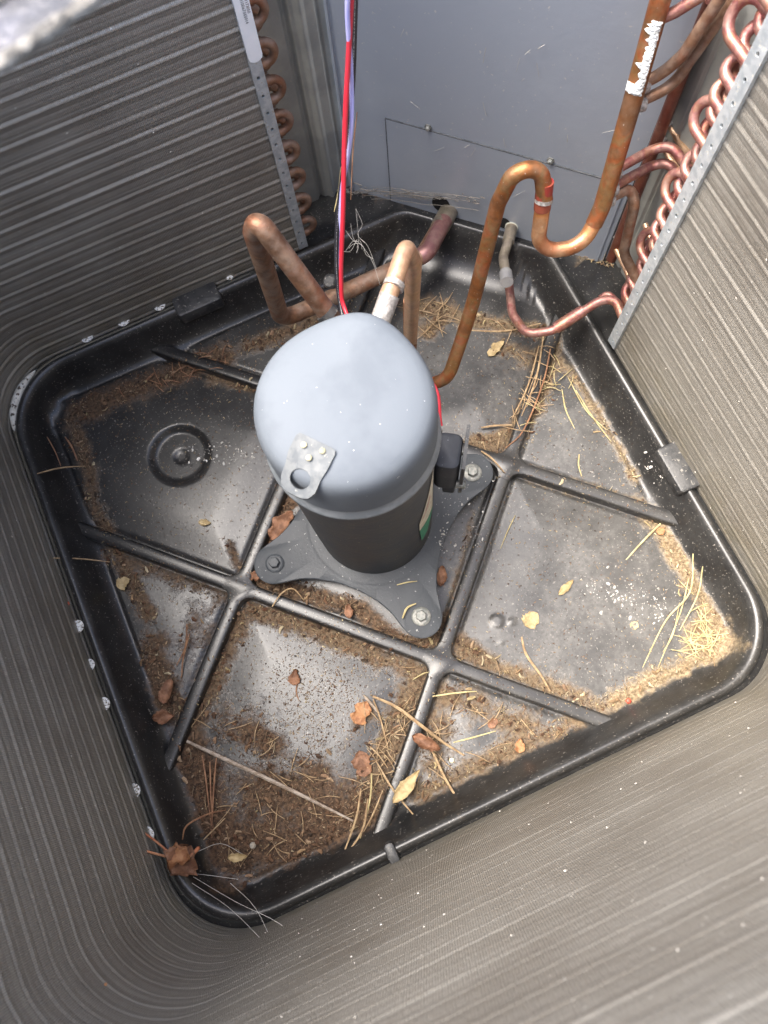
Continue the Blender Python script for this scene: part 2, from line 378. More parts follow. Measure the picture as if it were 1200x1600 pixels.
def dirt_at(px, py):
    d = np.zeros_like(px); t = np.zeros_like(px); w_ = np.zeros_like(px)+1e-6
    for pts, r, s, tn in STROKES:
        m = np.full_like(px, 9.)
        for a, b in zip(pts[:-1], pts[1:]): m = np.minimum(m, seg_d(px, py, a, b))
        k = s*np.exp(-(m/(r*1.05))**2); d = np.maximum(d, k); t += k*k*tn; w_ += k*k
    u = np.zeros_like(px)
    for (cx, cy), r, s in DUST: u = np.maximum(u, s*np.exp(-(np.hypot(px-cx, py-cy)/r)**2))
    return d, t/w_, u

# ------------------------------------------------------------------ pan
def poly_round(L, c, r, rc, n=400):
    """right-angled square of half size L whose +x+y corner is cut along x+y=c; corners rounded"""
    V = [(-L,-L),(L,-L),(L,c-L),(c-L,L),(-L,L)]; rr = [r, r, rc, rc, r]; out = []
    for i in range(5):
        a, b, d = Vector(V[i-1]), Vector(V[i]), Vector(V[(i+1)%5])
        u = (a-b).normalized(); w_ = (d-b).normalized(); ang = u.angle(w_); dd = rr[i]/math.tan(ang/2)
        cen = b+(u+w_).normalized()*(rr[i]/math.sin(ang/2)); p0 = b+u*dd-cen; p1 = b+w_*dd-cen
        tot = p0.angle(p1); sg = 1 if p0.x*p1.y-p0.y*p1.x > 0 else -1
        arc = [cen+Matrix.Rotation(sg*tot*k/16, 2)@p0 for k in range(17)]
        out.append(arc)
    pts = []
    per = n//5; m = per-17
    for i in range(5):
        pts += out[i]; a, b = out[i][-1], out[(i+1)%5][0]
        pts += [a.lerp(b, (k+1)/(m+1)) for k in range(m)]
    return np.array([(p.x, p.y) for p in pts])
NP_ = 600
rings = [(.47,.72,.10,.03,-.03),(.47,.72,.10,.03,.030),(.40,.63,.105,.03,.034),(.377,.594,.10,.025,.036),(.3695,.585,.094,.030,.037),(.367,.582,.092,.030,.0405),(.3645,.580,.09,.030,.045),(.3615,.577,.088,.03,.0475),(.3585,.574,.086,.03,.0475),(.3555,.571,.084,.03,.045),(.353,.567,.082,.03,.040),
         (.3500,.562,.078,.035,.033),(.3465,.553,.07,.04,.024),(.342,.540,.062,.045,.014),(.337,.526,.055,.05,.0065),(.332,.512,.05,.05,.0018),(.327,.500,.045,.05,.0002)]
pv = []; 
for L, c, r, rc, z in rings:
    P = poly_round(L, c, r, rc, NP_); pv.append(np.c_[P, np.full(len(P), z)])
base = poly_round(.327, .500, .045, .05, NP_); NR = 150
for k in range(1, NR):
    t = 1-k/NR; pv.append(np.c_[base*t, np.zeros(len(base))])
pv = np.concatenate(pv); nr = len(rings)+NR-1; n = NP_
idx = np.arange(n)
F = []
for i in range(nr-1):
    a = i*n+idx; b = i*n+(idx+1) % n; F.append(np.c_[a, b, b+n, a+n])
F = np.concatenate(F).tolist(); F.append(tuple(((nr-1)*n+idx).tolist()))
x, y = pv[:,0], pv[:,1]; inside = (np.maximum(abs(x), abs(y)) < .3265)
CR = (-0.1898,0.1871); rr = np.hypot(x-CR[0], y-CR[1])
sm = lambda t: np.clip(t,0,1)**2*(3-2*np.clip(t,0,1))
pv[:,2] -= .0075*sm((.043-rr)/.011)+.002*sm((.012-rr)/.006)
RIBC = (.0034,-.0103)
u_ = (x-RIBC[0]+y-RIBC[1])/math.sqrt(2); v_ = (y-RIBC[1]-x+RIBC[0])/math.sqrt(2)
for q in (-.1315,.1315):                                            # grooves either side of the ribs
    for w_ in (u_, v_):
        g = np.exp(-(((abs(w_-q)-.0100))/.0026)**2)*inside; pv[:,2] -= .0035*g
# slight crown of each cell
cell = np.minimum(abs(abs(u_)-.1315), abs(abs(v_)-.1315)); pv[:,2] += inside*.0045*sm(cell/.075)
# little bosses
for (bx, by), r_, h_ in (((0.0873,-0.1822),.009,.0015),((0.1031,-0.1904),.0055,.0015),((0.0807,-0.2073),.003,.0015)):
    d_ = np.hypot(x-bx, y-by); pv[:,2] += h_*sm((r_-d_)/.002)
d, t, u = dirt_at(x, y)
nzw = np.array([noise.noise(Vector((a*60, b*60, 2)))+.6*noise.noise(Vector((a*170, b*170, 5))) for a, b in zip(x, y)])*.0045
wall = sm((np.maximum(np.maximum(abs(x), abs(y))-.3285+nzw, (x+y-.500)*.8))/.012)
d = d*(1-wall*.92); u = u*(1-wall*.8)+wall*.03
out_ = (x+y > .590) & (np.maximum(x, y) > .372)
def pile(cx_, cy_, r_, s_): return s_*np.exp(-(np.hypot(x-cx_, y-cy_)/r_)**2)*out_
p1 = pile(0.4194,0.1620, .045, 1.0); p2 = pile(0.1555,0.3750, .06, .9); p3 = pile(0.0988,0.3760, .05, .8)
d = np.maximum(d, np.maximum(p1, np.maximum(p2, p3))); t = np.where(p1 > .2, .9, np.where(p2+p3 > .2, .35, t)); u = np.maximum(u, out_*.5)
u = np.maximum(u, (pv[:,2] > .041)*.28)
cols = np.c_[d, t, u]
pan = thing('base_pan', 'black moulded plastic base pan with raised crossing ribs under the compressor', 'base pan')
mk('pan_tray', pv, F, PAN, pan, True, None, cols)
def rib(a, b, name='rib', w=.0086, h=.0105):
    a = Vector((*a, 0)); b = Vector((*b, 0)); dr = (b-a).normalized(); s = Vector((-dr.y, dr.x, 0)); L = (b-a).length
    prof = [(-1.08,-.35),(-1.04,.0),(-1.0,.55),(-.93,.82),(-.80,.95),(-.62,1.0),(-.2,1.03),(.2,1.03),(.62,1.0),(.80,.95),(.93,.82),(1.0,.55),(1.04,.0),(1.08,-.35)]
    v = []; m = 60
    for i in range(m+1):
        t = i/m; dd = min(t, 1-t)*L; hh = h
        if dd < .05: hh = h*(1.0+.1*(1-dd/.05)**2)
        wob = .0004*noise.noise(Vector((t*9, a.x*7, a.y*5)))
        for px, pz in prof: v.append(a+dr*(t*L)+s*(px*w+wob)+Vector((0,0,pz*hh)))
    k = len(prof); f = [(i*k+j, i*k+j+1, (i+1)*k+j+1, (i+1)*k+j) for i in range(m) for j in range(k-1)]
    f += [tuple(range(k-1,-1,-1)), tuple(range(m*k, (m+1)*k))]
    P = np.array([(p.x, p.y) for p in v]); dd, tt, uu = dirt_at(P[:,0], P[:,1])
    return mk(name, v, f, PAN, pan, 'auto', None, np.c_[dd*.12, tt, uu*.35])
q = .1315*math.sqrt(2); cx, cy = RIBC
W = .348
# lines x+y = cx+cy -+ q, and y-x = cy-cx -+ q
s1 = cx+cy-q; rib((-W, s1+W), (s1+W, -W))
s2 = cx+cy+q; rib((s2-W, W), (W, s2-W), h=.0107)
d1 = cy-cx+q; k_ = .545; rib((-W, d1-W), ((k_-d1)/2, (k_+d1)/2), h=.0103)
d2 = cy-cx-q; rib((-W-d2, -W), (W, d2+W), h=.0101)
for nx, ny in ((cx-q,cy),(cx+q,cy),(cx,cy+q),(cx,cy-q)):
    # crossing with hollow filleted corners
    def cross(w_, Rf, z_):
        o = []; R45 = Matrix.Rotation(R_(45), 2)
        for k in range(4):
            M2 = Matrix.Rotation(k*math.pi/2, 2)
            for j in range(9):
                a = R_(270-90*j/8)
                p = Vector((w_+Rf+Rf*math.cos(a), w_+Rf+Rf*math.sin(a)))
                p = R45@(M2@p); o.append((nx+p.x, ny+p.y, z_))
        return o
    v = cross(.0092,.0115,-.003)+cross(.0087,.012,.0075)+cross(.0078,.013,.0102)+cross(.0060,.0148,.0111)
    n = 36
    f = [(i*n+k, i*n+(k+1)%n, (i+1)*n+(k+1)%n, (i+1)*n+k) for i in range(3) for k in range(n)]+[tuple(range(3*n,4*n))]
    mk('rib_crossing', v, f, PAN, pan, 'auto', None, np.tile([.1,.3,.25],(len(v),1)))
def clip(c, sx, sy, name='rim_clip'):
    mb = MB(); box(mb, (c[0], c[1], .041), (sx, sy, .022), None, .005); o = mb.obj(name, RUBBER, pan); return o
clip((.3625,-.112), .030, .062); clip((-.085,.3585), .062, .030); clip((-.135,-.3625), .012, .024)
# ground under the unit
gm = mat_basic('concrete', (.3,.29,.27), (.38,.37,.35), rough=.9, scale=12, bd=.002)
g = mk('ground', [(-30,-30,-.045),(30,-30,-.045),(30,30,-.045),(-30,30,-.045)], [(0,1,2,3)], gm, None, False); g['kind'] = 'structure'

# ------------------------------------------------------------------ condenser coil
TOP = .80; PITCH = .0232
coil = thing('condenser_coil', 'tall wrap-around aluminium fin coil lining the cabinet on four sides', 'coil')
RW = .088; LW = .3715
def coil_path():
    P = [Vector((.073, LW))]
    cs = [((-LW+RW, LW-RW), 90), ((-LW+RW, -LW+RW), 180), ((LW-RW, -LW+RW), 270)]
    for (cx_, cy_), a0 in cs:
        for k in range(25):
            a = R_(a0+k*90/24); P.append(Vector((cx_+RW*math.cos(a), cy_+RW*math.sin(a))))
    P.append(Vector((LW, .069)))
    out = [P[0]]
    for p in P[1:]:
        a = out[-1]; m = max(1, int((p-a).length/.012))
        out += [a.lerp(p, (k+1)/m) for k in range(m)]
    return out
CP = coil_path()
def fin_wall():
    def amp(p):
        # how deep the pressing of the fins reads on each side of the wrap
        if p.y > .28: return 1.0
        if p.x < -.30: return .85-.6*max(0, min(1, (-p.y-.2)/.17))
        if p.y < -.28: return .24
        return .5
    nz = int((TOP-.038)/PITCH*20); zs = np.linspace(.038, TOP, nz)
    v = []; uv = []; L = 0; m = len(CP)
    for i, p in enumerate(CP):
        a = CP[max(i-1,0)]; b = CP[min(i+1,m-1)]; t = (b-a).normalized(); nrm = Vector((-t.y, t.x))
        if nrm.dot(p) > 0: nrm = -nrm
        if i: L += (p-CP[i-1]).length
        A_ = amp(p)
        for z in zs:
            ph = ((z-.0435)/PITCH) % 1.0; row = int((z-.0435)//PITCH)
            h = .0017*math.exp(-((min(ph,1-ph))/.055)**2)
            h -= .0013*math.exp(-((ph-.15)/.028)**2) + .0009*math.exp(-((ph-.40)/.022)**2) + .0011*math.exp(-((ph-.72)/.028)**2)
            h += .0003*math.cos(2*math.pi*(ph-.42)*2); h *= A_*(.8+.4*noise.noise(Vector((row*1.9, 0, 4))))
            h += .0005*noise.noise(Vector((L*9, row*3.7, 0))) + .00035*noise.noise(Vector((L*60, z*60, 3)))
            v.append((p.x+nrm.x*h, p.y+nrm.y*h, z)); uv.append((L, z))
    nz = len(zs)
    f = [(i*nz+k, (i+1)*nz+k, (i+1)*nz+k+1, i*nz+k+1) for i in range(m-1) for k in range(nz-1)]
    mk('fin_wall', v, f, FIN, coil, True, uv)
    # thickness: outer face, end faces and top
    mb = MB(); T = .032; vi = []; vo = []
    for i, p in enumerate(CP):
        a = CP[max(i-1,0)]; b = CP[min(i+1,m-1)]; t = (b-a).normalized(); nrm = Vector((-t.y, t.x))
        if nrm.dot(p) < 0: nrm = -nrm
        vi.append(p+nrm*.003); vo.append(p+nrm*T)
    vv = [(p.x,p.y,.04) for p in vi]+[(p.x,p.y,TOP) for p in vi]+[(p.x,p.y,.04) for p in vo]+[(p.x,p.y,TOP) for p in vo]
    ff = []
    for i in range(m-1):
        ff += [(2*m+i,2*m+i+1,3*m+i+1,3*m+i),(m+i,m+i+1,3*m+i+1,3*m+i),(i,i+1,2*m+i+1,2*m+i),(i,i+1,m+i+1,m+i)]
    ff += [(0,m,3*m,2*m),(m-1,2*m-1,4*m-1,3*m-1)]
    mb.add(vv, ff); mb.obj('fin_core', FIN, coil, False)
fin_wall()
def end_plate(org, along, face, wdt, name='end_plate'):
    """perforated flange strip: along = width direction, face = direction it looks"""
    along = Vector(along); face = Vector(face); mb = MB(); z0 = .046; k = 0
    while z0+PITCH < TOP:
        cz = z0+PITCH/2; sq = []; ho = []
        for j in range(12):
            a = 2*math.pi*(j+.5)/12; ca, sa = math.cos(a), math.sin(a); mx = max(abs(ca), abs(sa))
            sq.append((ca/mx*wdt/2, sa/mx*PITCH/2)); ho.append((ca*.0017, sa*.0022))
        for d_, off in ((sq, 0),):
            pass
        vv = []
        for (a, b) in sq+ho: vv.append(Vector(org)+along*(a+wdt/2)+Vector((0,0,cz+b))+face*.0)
        for (a, b) in ho: vv.append(Vector(org)+along*(a+wdt/2)+Vector((0,0,cz+b))-face*.002)
        n = 12; ff = [(j, (j+1)%n, n+(j+1)%n, n+j) for j in range(n)]+[(n+j, n+(j+1)%n, 2*n+(j+1)%n, 2*n+j) for j in range(n)]
        mb.add(vv, ff); z0 += PITCH
    # returned edges
    for e in (0, wdt):
        a = Vector(org)+along*e
        mb.add([a+Vector((0,0,.046)), a+Vector((0,0,z0)), a-face*.004+Vector((0,0,z0)), a-face*.004+Vector((0,0,.046))], [(0,1,2,3)])
    return mb.obj(name, GALV, coil, False)
end_plate((.067,.3675,0), (1,0,0), (0,-1,0), .0105)
end_plate((.3675,.0585,0), (0,1,0), (-1,0,0), .0125)
for nm, c, s in (('end_plate_edge', (.0785,.385,.42), (.0018,.034,.75)), ('end_plate_edge', (.385,.0722,.42), (.034,.0018,.75))):
    mb = MB(); box(mb, c, s); mb.obj(nm, GALV, coil, False)
# hairpin return bends
def bend(side, z, ln, sep, off, tilt, mat, r=.0045):
    pts = []
    n = 12
    for k in range(n+1):
        a = -math.pi/2+math.pi*k/n
        pts.append((ln+sep/2*math.cos(a), sep/2*math.sin(a)))
    pts = [(0,-sep/2)]+pts+[(0,sep/2)]
    out = []
    for a, b in pts:
        if side == 'L': out.append(Vector((.079+a, off+b*math.sin(tilt), z+b*math.cos(tilt))))
        else: out.append(Vector((off+b*math.sin(tilt), .073+a, z+b*math.cos(tilt))))
    mb = MB(); tube(mb, out, r, 12); mb.obj('return_bend', mat, coil)
    for s_ in (-1, 1):
        b = s_*sep/2
        p = Vector((.079+.002, off+b*math.sin(tilt), z+b*math.cos(tilt))) if side == 'L' else Vector((off+b*math.sin(tilt), .075, z+b*math.cos(tilt)))
        dd = Vector((1,0,0)) if side == 'L' else Vector((0,1,0))
        mb = MB(); tube(mb, [p, p+dd*.006], r*1.22, 12); mb.obj('tube_collar', mat, coil)
z = .07; k = 0
while z < .56:
    bend('L', z, .006, PITCH*1.0, .381+.001*random.uniform(-1,1), R_(4), COP_BR)
    bend('L', z+PITCH, .003, PITCH*1.0, .398, R_(0), COP_BR)
    z += 2*PITCH; k += 1
# right side: mixed short and long bends, as photographed
RB = [ # z, stick-out, separation, offset, tilt
 (.532,.018,.030,.386,25),(.484,.026,.030,.388,25),(.453,.012,.021,.388,62),(.429,.012,.021,.388,62),(.393,.020,.028,.388,25),
 (.305,.017,.028,.388,25),(.274,.010,.020,.388,60),(.251,.009,.020,.388,60),(.212,.016,.030,.388,22),(.155,.010,.020,.388,55),(.127,.010,.020,.388,50)]
RB = [(zz, ln+.004, sep, off, tl) for zz, ln, sep, off, tl in RB]+[(.100+.0232*k, .019+.003*math.sin(k*2.1), .0205, .398, 42) for k in range(20)]
for zz, ln, sep, off, tl in RB: bend('R', zz, ln, sep, off, R_(tl), COP_PK)
# white sticker on left end plate
mb = MB(); c0 = Vector((.0745,.3665,0)); out = []
for a, b in [(-.0072,.50),(-.0072,.362),(-.0060,.358),(-.002,.3555),(.002,.3555),(.0060,.358),(.0072,.362),(.0072,.50)]:
    out.append((c0.x+a, c0.y, b))
mb.add(out, [tuple(range(8))]); mb.add([(p[0],p[1]+.0004,p[2]) for p in out], [tuple(range(7,-1,-1))])
st = mb.obj('sticker', WHITE, coil, False); st['label'] = 'white printed sticker on the left end plate'
def text_mesh(txt, size, mat, M, parent, name='print'):
    cu = bpy.data.curves.new(name, 'FONT'); cu.body = txt; cu.size = size; cu.resolution_u = 2
    o = bpy.data.objects.new(name, cu); me = bpy.data.meshes.new_from_object(o); bpy.data.objects.remove(o)
    v = [M@p.co for p in me.vertices]; f = [tuple(p.vertices) for p in me.polygons]
    return mk(name, v, f, mat, parent, False)
# lines of small figures running down the sticker
Mt = Matrix(((0,1,0,.0735),(0,0,-1,.3660),(-1,0,0,.424),(0,0,0,1)))
text_mesh('310067365014', .0042, INK, Mt, st)
Mt2 = Matrix(((0,1,0,.0775),(0,0,-1,.3660),(-1,0,0,.422),(0,0,0,1)))
text_mesh('1173050', .0040, INK, Mt2, st)
# daylight through holes under the coil, painted as pale round discs
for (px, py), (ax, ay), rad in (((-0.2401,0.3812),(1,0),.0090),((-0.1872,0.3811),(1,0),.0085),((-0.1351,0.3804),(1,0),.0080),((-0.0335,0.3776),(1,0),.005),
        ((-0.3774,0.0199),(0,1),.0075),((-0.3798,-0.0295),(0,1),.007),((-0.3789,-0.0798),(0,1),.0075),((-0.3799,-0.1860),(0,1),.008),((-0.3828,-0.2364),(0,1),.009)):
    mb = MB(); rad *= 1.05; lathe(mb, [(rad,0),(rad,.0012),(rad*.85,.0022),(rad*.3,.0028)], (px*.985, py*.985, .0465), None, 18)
    mb.obj('daylight_disc', PALE, coil)

# light leaking in at the left corner gap, painted as a pale strip
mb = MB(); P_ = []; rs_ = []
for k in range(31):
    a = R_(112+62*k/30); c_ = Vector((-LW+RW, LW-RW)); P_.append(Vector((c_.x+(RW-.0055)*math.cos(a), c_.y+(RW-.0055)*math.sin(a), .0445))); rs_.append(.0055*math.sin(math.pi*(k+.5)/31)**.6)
tube(mb, P_, rs_, 10); mb.obj('light_leak_strip', mat_basic('leak_light_pale', (.62,.59,.5), (.8,.77,.68), rough=.8, scale=60, bd=.0005, dust=(.1,.08,.06), dlo=.55, dhi=.62, dscale=140), coil)
# ------------------------------------------------------------------ sheet metal panels
def fine_scratches():
    mb = MB()
    for k in range(46):
        t_ = random.uniform(.03,.33); z_ = random.uniform(.06,.62); an = random.gauss(1.3,.8); L_ = random.uniform(.004,.022)
        p = Vector((.171,.429,0)).lerp(Vector((.4205,.1795,0)), t_/.353); p = p+Vector((-.0022,-.0022,z_)); d_ = Vector((.7071,-.7071,0))*math.cos(an)+Vector((0,0,math.sin(an)))
        tube(mb, [p, p+d_*L_*.5+Vector((-.0004,-.0004,.0006)), p+d_*L_], random.uniform(.00015,.00032), 4)
    tag(mb.obj('lint', WEB, None, False), 'fine lint and web threads clinging to the grey back panel', 'lint', None, 'stuff')
fine_scratches()
cp = thing('control_panel', 'large blue-grey painted metal panel cutting off the back corner', 'panel')
A = Vector((.171,.429,0)); B = Vector((.4205,.1795,0)); dr = (B-A).normalized(); nn = Vector((-1,-1,0)).normalized()
def slab(mb, a, b, z0, z1, th, n_):
    a, b = Vector(a), Vector(b); o = Vector(n_)*(-th)
    v = [a+Vector((0,0,z0)), b+Vector((0,0,z0)), b+Vector((0,0,z1)), a+Vector((0,0,z1))]
    v += [p+o for p in v]
    mb.add(v, [(0,1,2,3),(7,6,5,4),(0,4,5,1),(1,5,6,2),(2,6,7,3),(3,7,4,0)]); return mb
mb = MB(); slab(mb, A, B, .026, TOP, .0015, nn); mb.obj('panel_sheet', PANEL, cp, False)
mb = MB(); a = Vector((.2115,.3885,0))+nn*.0016; slab(mb, a, B+nn*.0016-dr*.006, .030, .1875, .0013, nn); o = mb.obj('access_cover', PANEL, cp, False)
mb = MB(); slab(mb, a+Vector((0,0,0)), B+nn*.0020-dr*.006+nn*.0000, .1876, .1884, .0018, nn); slab(mb, a-dr*.0009+nn*.0004, a+nn*.0004, .030, .1889, .0018, nn); mb.obj('cover_seam', mat_basic('seam_shadow', (.05,.055,.06), (.09,.095,.1), rough=.8, scale=120), cp, False)
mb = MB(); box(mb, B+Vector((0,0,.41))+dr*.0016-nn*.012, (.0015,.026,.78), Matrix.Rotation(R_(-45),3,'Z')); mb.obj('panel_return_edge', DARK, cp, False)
mb = MB(); box(mb, A+Vector((0,0,.41))-dr*.0004+nn*.0012, (.003,.004,.78), Matrix.Rotation(R_(-45),3,'Z'), 0); mb.obj('panel_seam', PANEL, cp, False)
for px, py, pz in ((.2488,.3512,.1925),(.3530,.2470,.1930)):
    mb = MB(); M = axis_m(nn); lathe(mb, [(.0048,0),(.0048,.001),(.003,.0012),(.003,.0038),(.0024,.0046)], Vector((px,py,pz))+nn*.0004, M, 6); mb.obj('screw', STEEL, cp, 'auto')
for c, rx, rz in (((.262,.338,.060),.0125,.016),((.3235,.2765,.058),.009,.011)):
    mb = MB(); M = Matrix.Identity(3); vv = [Vector(c)+nn*.0022+dr*rx*math.cos(q)+Vector((0,0,rz*math.sin(q))) for q in np.linspace(0,2*math.pi,25)[:-1]]
    mb.add(vv, [tuple(range(24))]); mb.obj('pipe_opening', DARK, cp, False)
# left side sheet with a rolled bead
def side_sheet(name, label, pts):
    t = thing(name, label, 'panel'); mb = MB()
    v = [(p[0],p[1],.03) for p in pts]+[(p[0],p[1],TOP) for p in pts]; m = len(pts)
    mb.add(v, [(i,i+1,m+i+1,m+i) for i in range(m-1)])
    off = .002
    mb.obj('sheet', SHEET, t, 'auto'); return t
def beadline(a, b, beads):
    a, b = Vector(a), Vector(b); L = (b-a).length; d_ = (b-a)/L; n_ = Vector((-d_.y, d_.x)); 
    if n_.dot(-a) < 0: n_ = -n_
    out = [a]
    for s_, w_, h_ in beads:
        for k in range(13):
            t_ = (k/12-.5)*2; out.append(a+d_*(s_+t_*w_)+n_*(h_*.5*(1+math.cos(math.pi*t_))))
    out.append(b); return out
L1 = beadline((.0,.437), (.1715,.437), [(.128,.006,-.006),(.143,.007,.006),(.162,.003,-.002)])
side_sheet('side_sheet', 'dull bare metal corner sheet with pressed vertical beads left of the grey panel', L1)
L2 = beadline((.436,.0), (.436,.186), [(.105,.010,-.006),(.13,.006,.004),(.16,.004,-.003)])
side_sheet('side_sheet', 'dull bare metal corner sheet behind the pink return bends right of the grey panel', L2)

# ------------------------------------------------------------------ compressor
X0, Y0 = .005, -.007
comp = thing('compressor', 'grey welded scroll compressor standing on a four-armed foot plate at the pan centre', 'compressor', (X0, Y0, .02))
def shell_r(z): return .0735
n = 96
def loft(name, prof, mat, bumpf=None, cap_top=True):
    v = []
    for r, z in prof:
        for k in range(n):
            a = 2*math.pi*k/n; rr_, zz = r, z
            if bumpf: rr_, zz = bumpf(a, r, z)
            v.append((X0+rr_*math.cos(a), Y0+rr_*math.sin(a), zz))
    m = len(prof); f = [(i*n+k, i*n+(k+1)%n, (i+1)*n+(k+1)%n, (i+1)*n+k) for i in range(m-1) for k in range(n)]
    if cap_top: f.append(tuple(range((m-1)*n, m*n)))
    return mk(name, v, f, mat, comp, 'auto')
loft('shell_body', [(.0705,.030),(.0705,.05),(.0712,.10),(.0718,.33)], LOWM)
# rounded lower ring where the cap is welded
def cap_bump(a, r, z):
    d_ = (a-R_(50)+math.pi) % (2*math.pi)-math.pi
    g = math.exp(-(d_/.44)**2)*max(0, min(1, (z-.345)/.03))
    rf = r/.0735
    return r+g*.0042*rf, z+g*.009*rf**3
prof = [(.0728,.326),(.0752,.3285),(.0766,.332),(.0758,.3355),(.0738,.340),(.0734,.346)]
prof2 = [(.0734,.346),(.0733,.375),(.0730,.388),(.0721,.3955),(.0700,.4015),(.0665,.4055),(.060,.4087),(.050,.4112),(.036,.4130),(.02,.4140),(.006,.4143)]
loft('cap', prof2, CAPM, cap_bump)
loft('weld_ring', prof, mat_basic('worn_weld', (.15,.17,.19), (.21,.23,.25), rough=.55, scale=60), None, False)
# foot plate: ring with four arms
def foot_r(a):
    best = .0905
    for k in range(4):
        t_ = (a-k*math.pi/2+math.pi) % (2*math.pi)-math.pi
        # tip circle radius .026 at .134
        if abs(t_) < 1.2:
            s_ = math.sin(t_)*.134
            if abs(s_) < .0262: best = max(best, math.cos(t_)*.134+math.sqrt(.0262**2-s_*s_))
            # tapering arm flank
            lo_, hi_ = .064, .134
            for j in range(60):
                q_ = lo_+(hi_-lo_)*j/59; hw = .0262+.0378*((hi_-q_)/(hi_-lo_))**1.7
                if q_*abs(math.tan(t_)) < hw: best = max(best, q_/math.cos(t_))
    return best
nA = 240; v = []
RZ = [(1,.0265),(1,.0295),(.985,.0305)]
fr = [foot_r(2*math.pi*k/nA) for k in range(nA)]
for _ in range(3): fr = [(fr[k-1]+2*fr[k]+fr[(k+1)%nA])/4 for k in range(nA)]
for s_, z_ in RZ: v += [(X0+fr[k]*s_*math.cos(2*math.pi*k/nA), Y0+fr[k]*s_*math.sin(2*math.pi*k/nA), z_) for k in range(nA)]
for r_, z_ in ((.0860,.0305),(.0835,.0315),(.0805,.0322),(.076,.0325),(.070,.0340)): v += [(X0+r_*math.cos(2*math.pi*k/nA), Y0+r_*math.sin(2*math.pi*k/nA), z_) for k in range(nA)]
m = 8; f = [(i*nA+k, i*nA+(k+1)%nA, (i+1)*nA+(k+1)%nA, (i+1)*nA+k) for i in range(m-1) for k in range(nA)]; f.append(tuple(range(nA-1,-1,-1)))
mk('foot_plate', v, f, SHELL, comp, 'auto')
for k in range(4):
    a = k*math.pi/2; c = Vector((X0+.134*math.cos(a), Y0+.134*math.sin(a), .0))
    mb = MB(); lathe(mb, [(.013,.001),(.015,.006),(.012,.012),(.015,.018),(.015,.0264)], c, None, 24); mb.obj('grommet', RUBBER, comp)
    mb = MB(); lathe(mb, [(.0115,.0307),(.0115,.0318),(.0098,.0330),(.0080,.0332)], c, None, 28)
    bo = mb.obj('bolt', STEEL if k != 2 else SHELL, comp)
    M = Matrix.Rotation(R_(17*k+8), 3, 'Z'); mb = MB(); lathe(mb, [(.0068,.0333),(.0068,.0375),(.0058,.0386),(.003,.0388)], c, M, 6); mb.obj('bolt_head', STEEL if k != 2 else SHELL, bo, 'auto')
# lifting lug with eye
LR = .040
def lug():
    az = R_(218); ca, sa = math.cos(az), math.sin(az)
    def P(r, t, z): return Vector((X0+ca*r-sa*t, Y0+sa*r+ca*t, z))
    # outline in (s,t): s runs outward; s=0 -> r=.040
    rows = []; out = [(0,-.0150),(.002,-.0168),(.016,-.0168),(.025,-.0150),(.034,-.0150),(.040,-.0115),(.042,-.0065),(.042,.0065),(.040,.0115),(.034,.0150),(.025,.0150),(.016,.0168),(.002,.0168),(0,.0150)]
    def zs(s_): return .4135-.16*s_ if s_ < .016 else .4109-.50*(s_-.016)
    cx_, r_ = .0300, .0070; v = []; f = []; n_ = len(out); hole = []
    for s_, t_ in out:
        a = math.atan2(t_, s_-cx_); hole.append((cx_+r_*math.cos(a)*1.0, r_*math.sin(a)*1.25))
    # denser ring for hole
    N_ = 40; outer = []
    per = [Vector(p) for p in out]+[Vector(out[0])]
    L = [0]
    for i in range(len(per)-1): L.append(L[-1]+(per[i+1]-per[i]).length)
    for k in range(N_):
        s_ = L[-1]*k/N_; i = max(j for j in range(len(L)) if L[j] <= s_+1e-9); i = min(i, len(per)-2)
        outer.append(per[i].lerp(per[i+1], (s_-L[i])/(L[i+1]-L[i])))
    inner = []
    for p in outer:
        a = math.atan2(p.y, p.x-cx_); inner.append(Vector((cx_+r_*math.cos(a), 1.2*r_*math.sin(a))))
    th = .0032
    for ring_, dz in ((outer,0),(inner,0),(outer,-th),(inner,-th)): v += [P(LR+p.x, p.y, zs(p.x)+dz+.001) for p in ring_]
    for k in range(N_):
        j = (k+1)%N_
        f += [(k,j,N_+j,N_+k),(2*N_+k,3*N_+k,3*N_+j,2*N_+j),(k,2*N_+k,2*N_+j,j),(N_+k,N_+j,3*N_+j,3*N_+k)]
    o = mk('lifting_lug', v, f, STEELG, comp, 'auto')
    for s_, t_ in ((.007,-.008),(.005,.007),(.014,.0)):
        mb = MB(); lathe(mb, [(.0026,0),(.0024,.0008),(.0012,.0013)], P(LR+s_, t_, zs(s_)+.0008), None, 10); mb.obj('weld_dimple', WELD, o)
STEELG = mat_basic('grey_plated', (.085,.096,.105), (.125,.135,.14), rough=.6, metal=.0, scale=120, bd=.0002, dust=(.35,.34,.3), dlo=.68, dhi=.76)
WELD = mat_basic('weld_yellow', (.26,.25,.16), (.36,.33,.22), rough=.6)
lug()
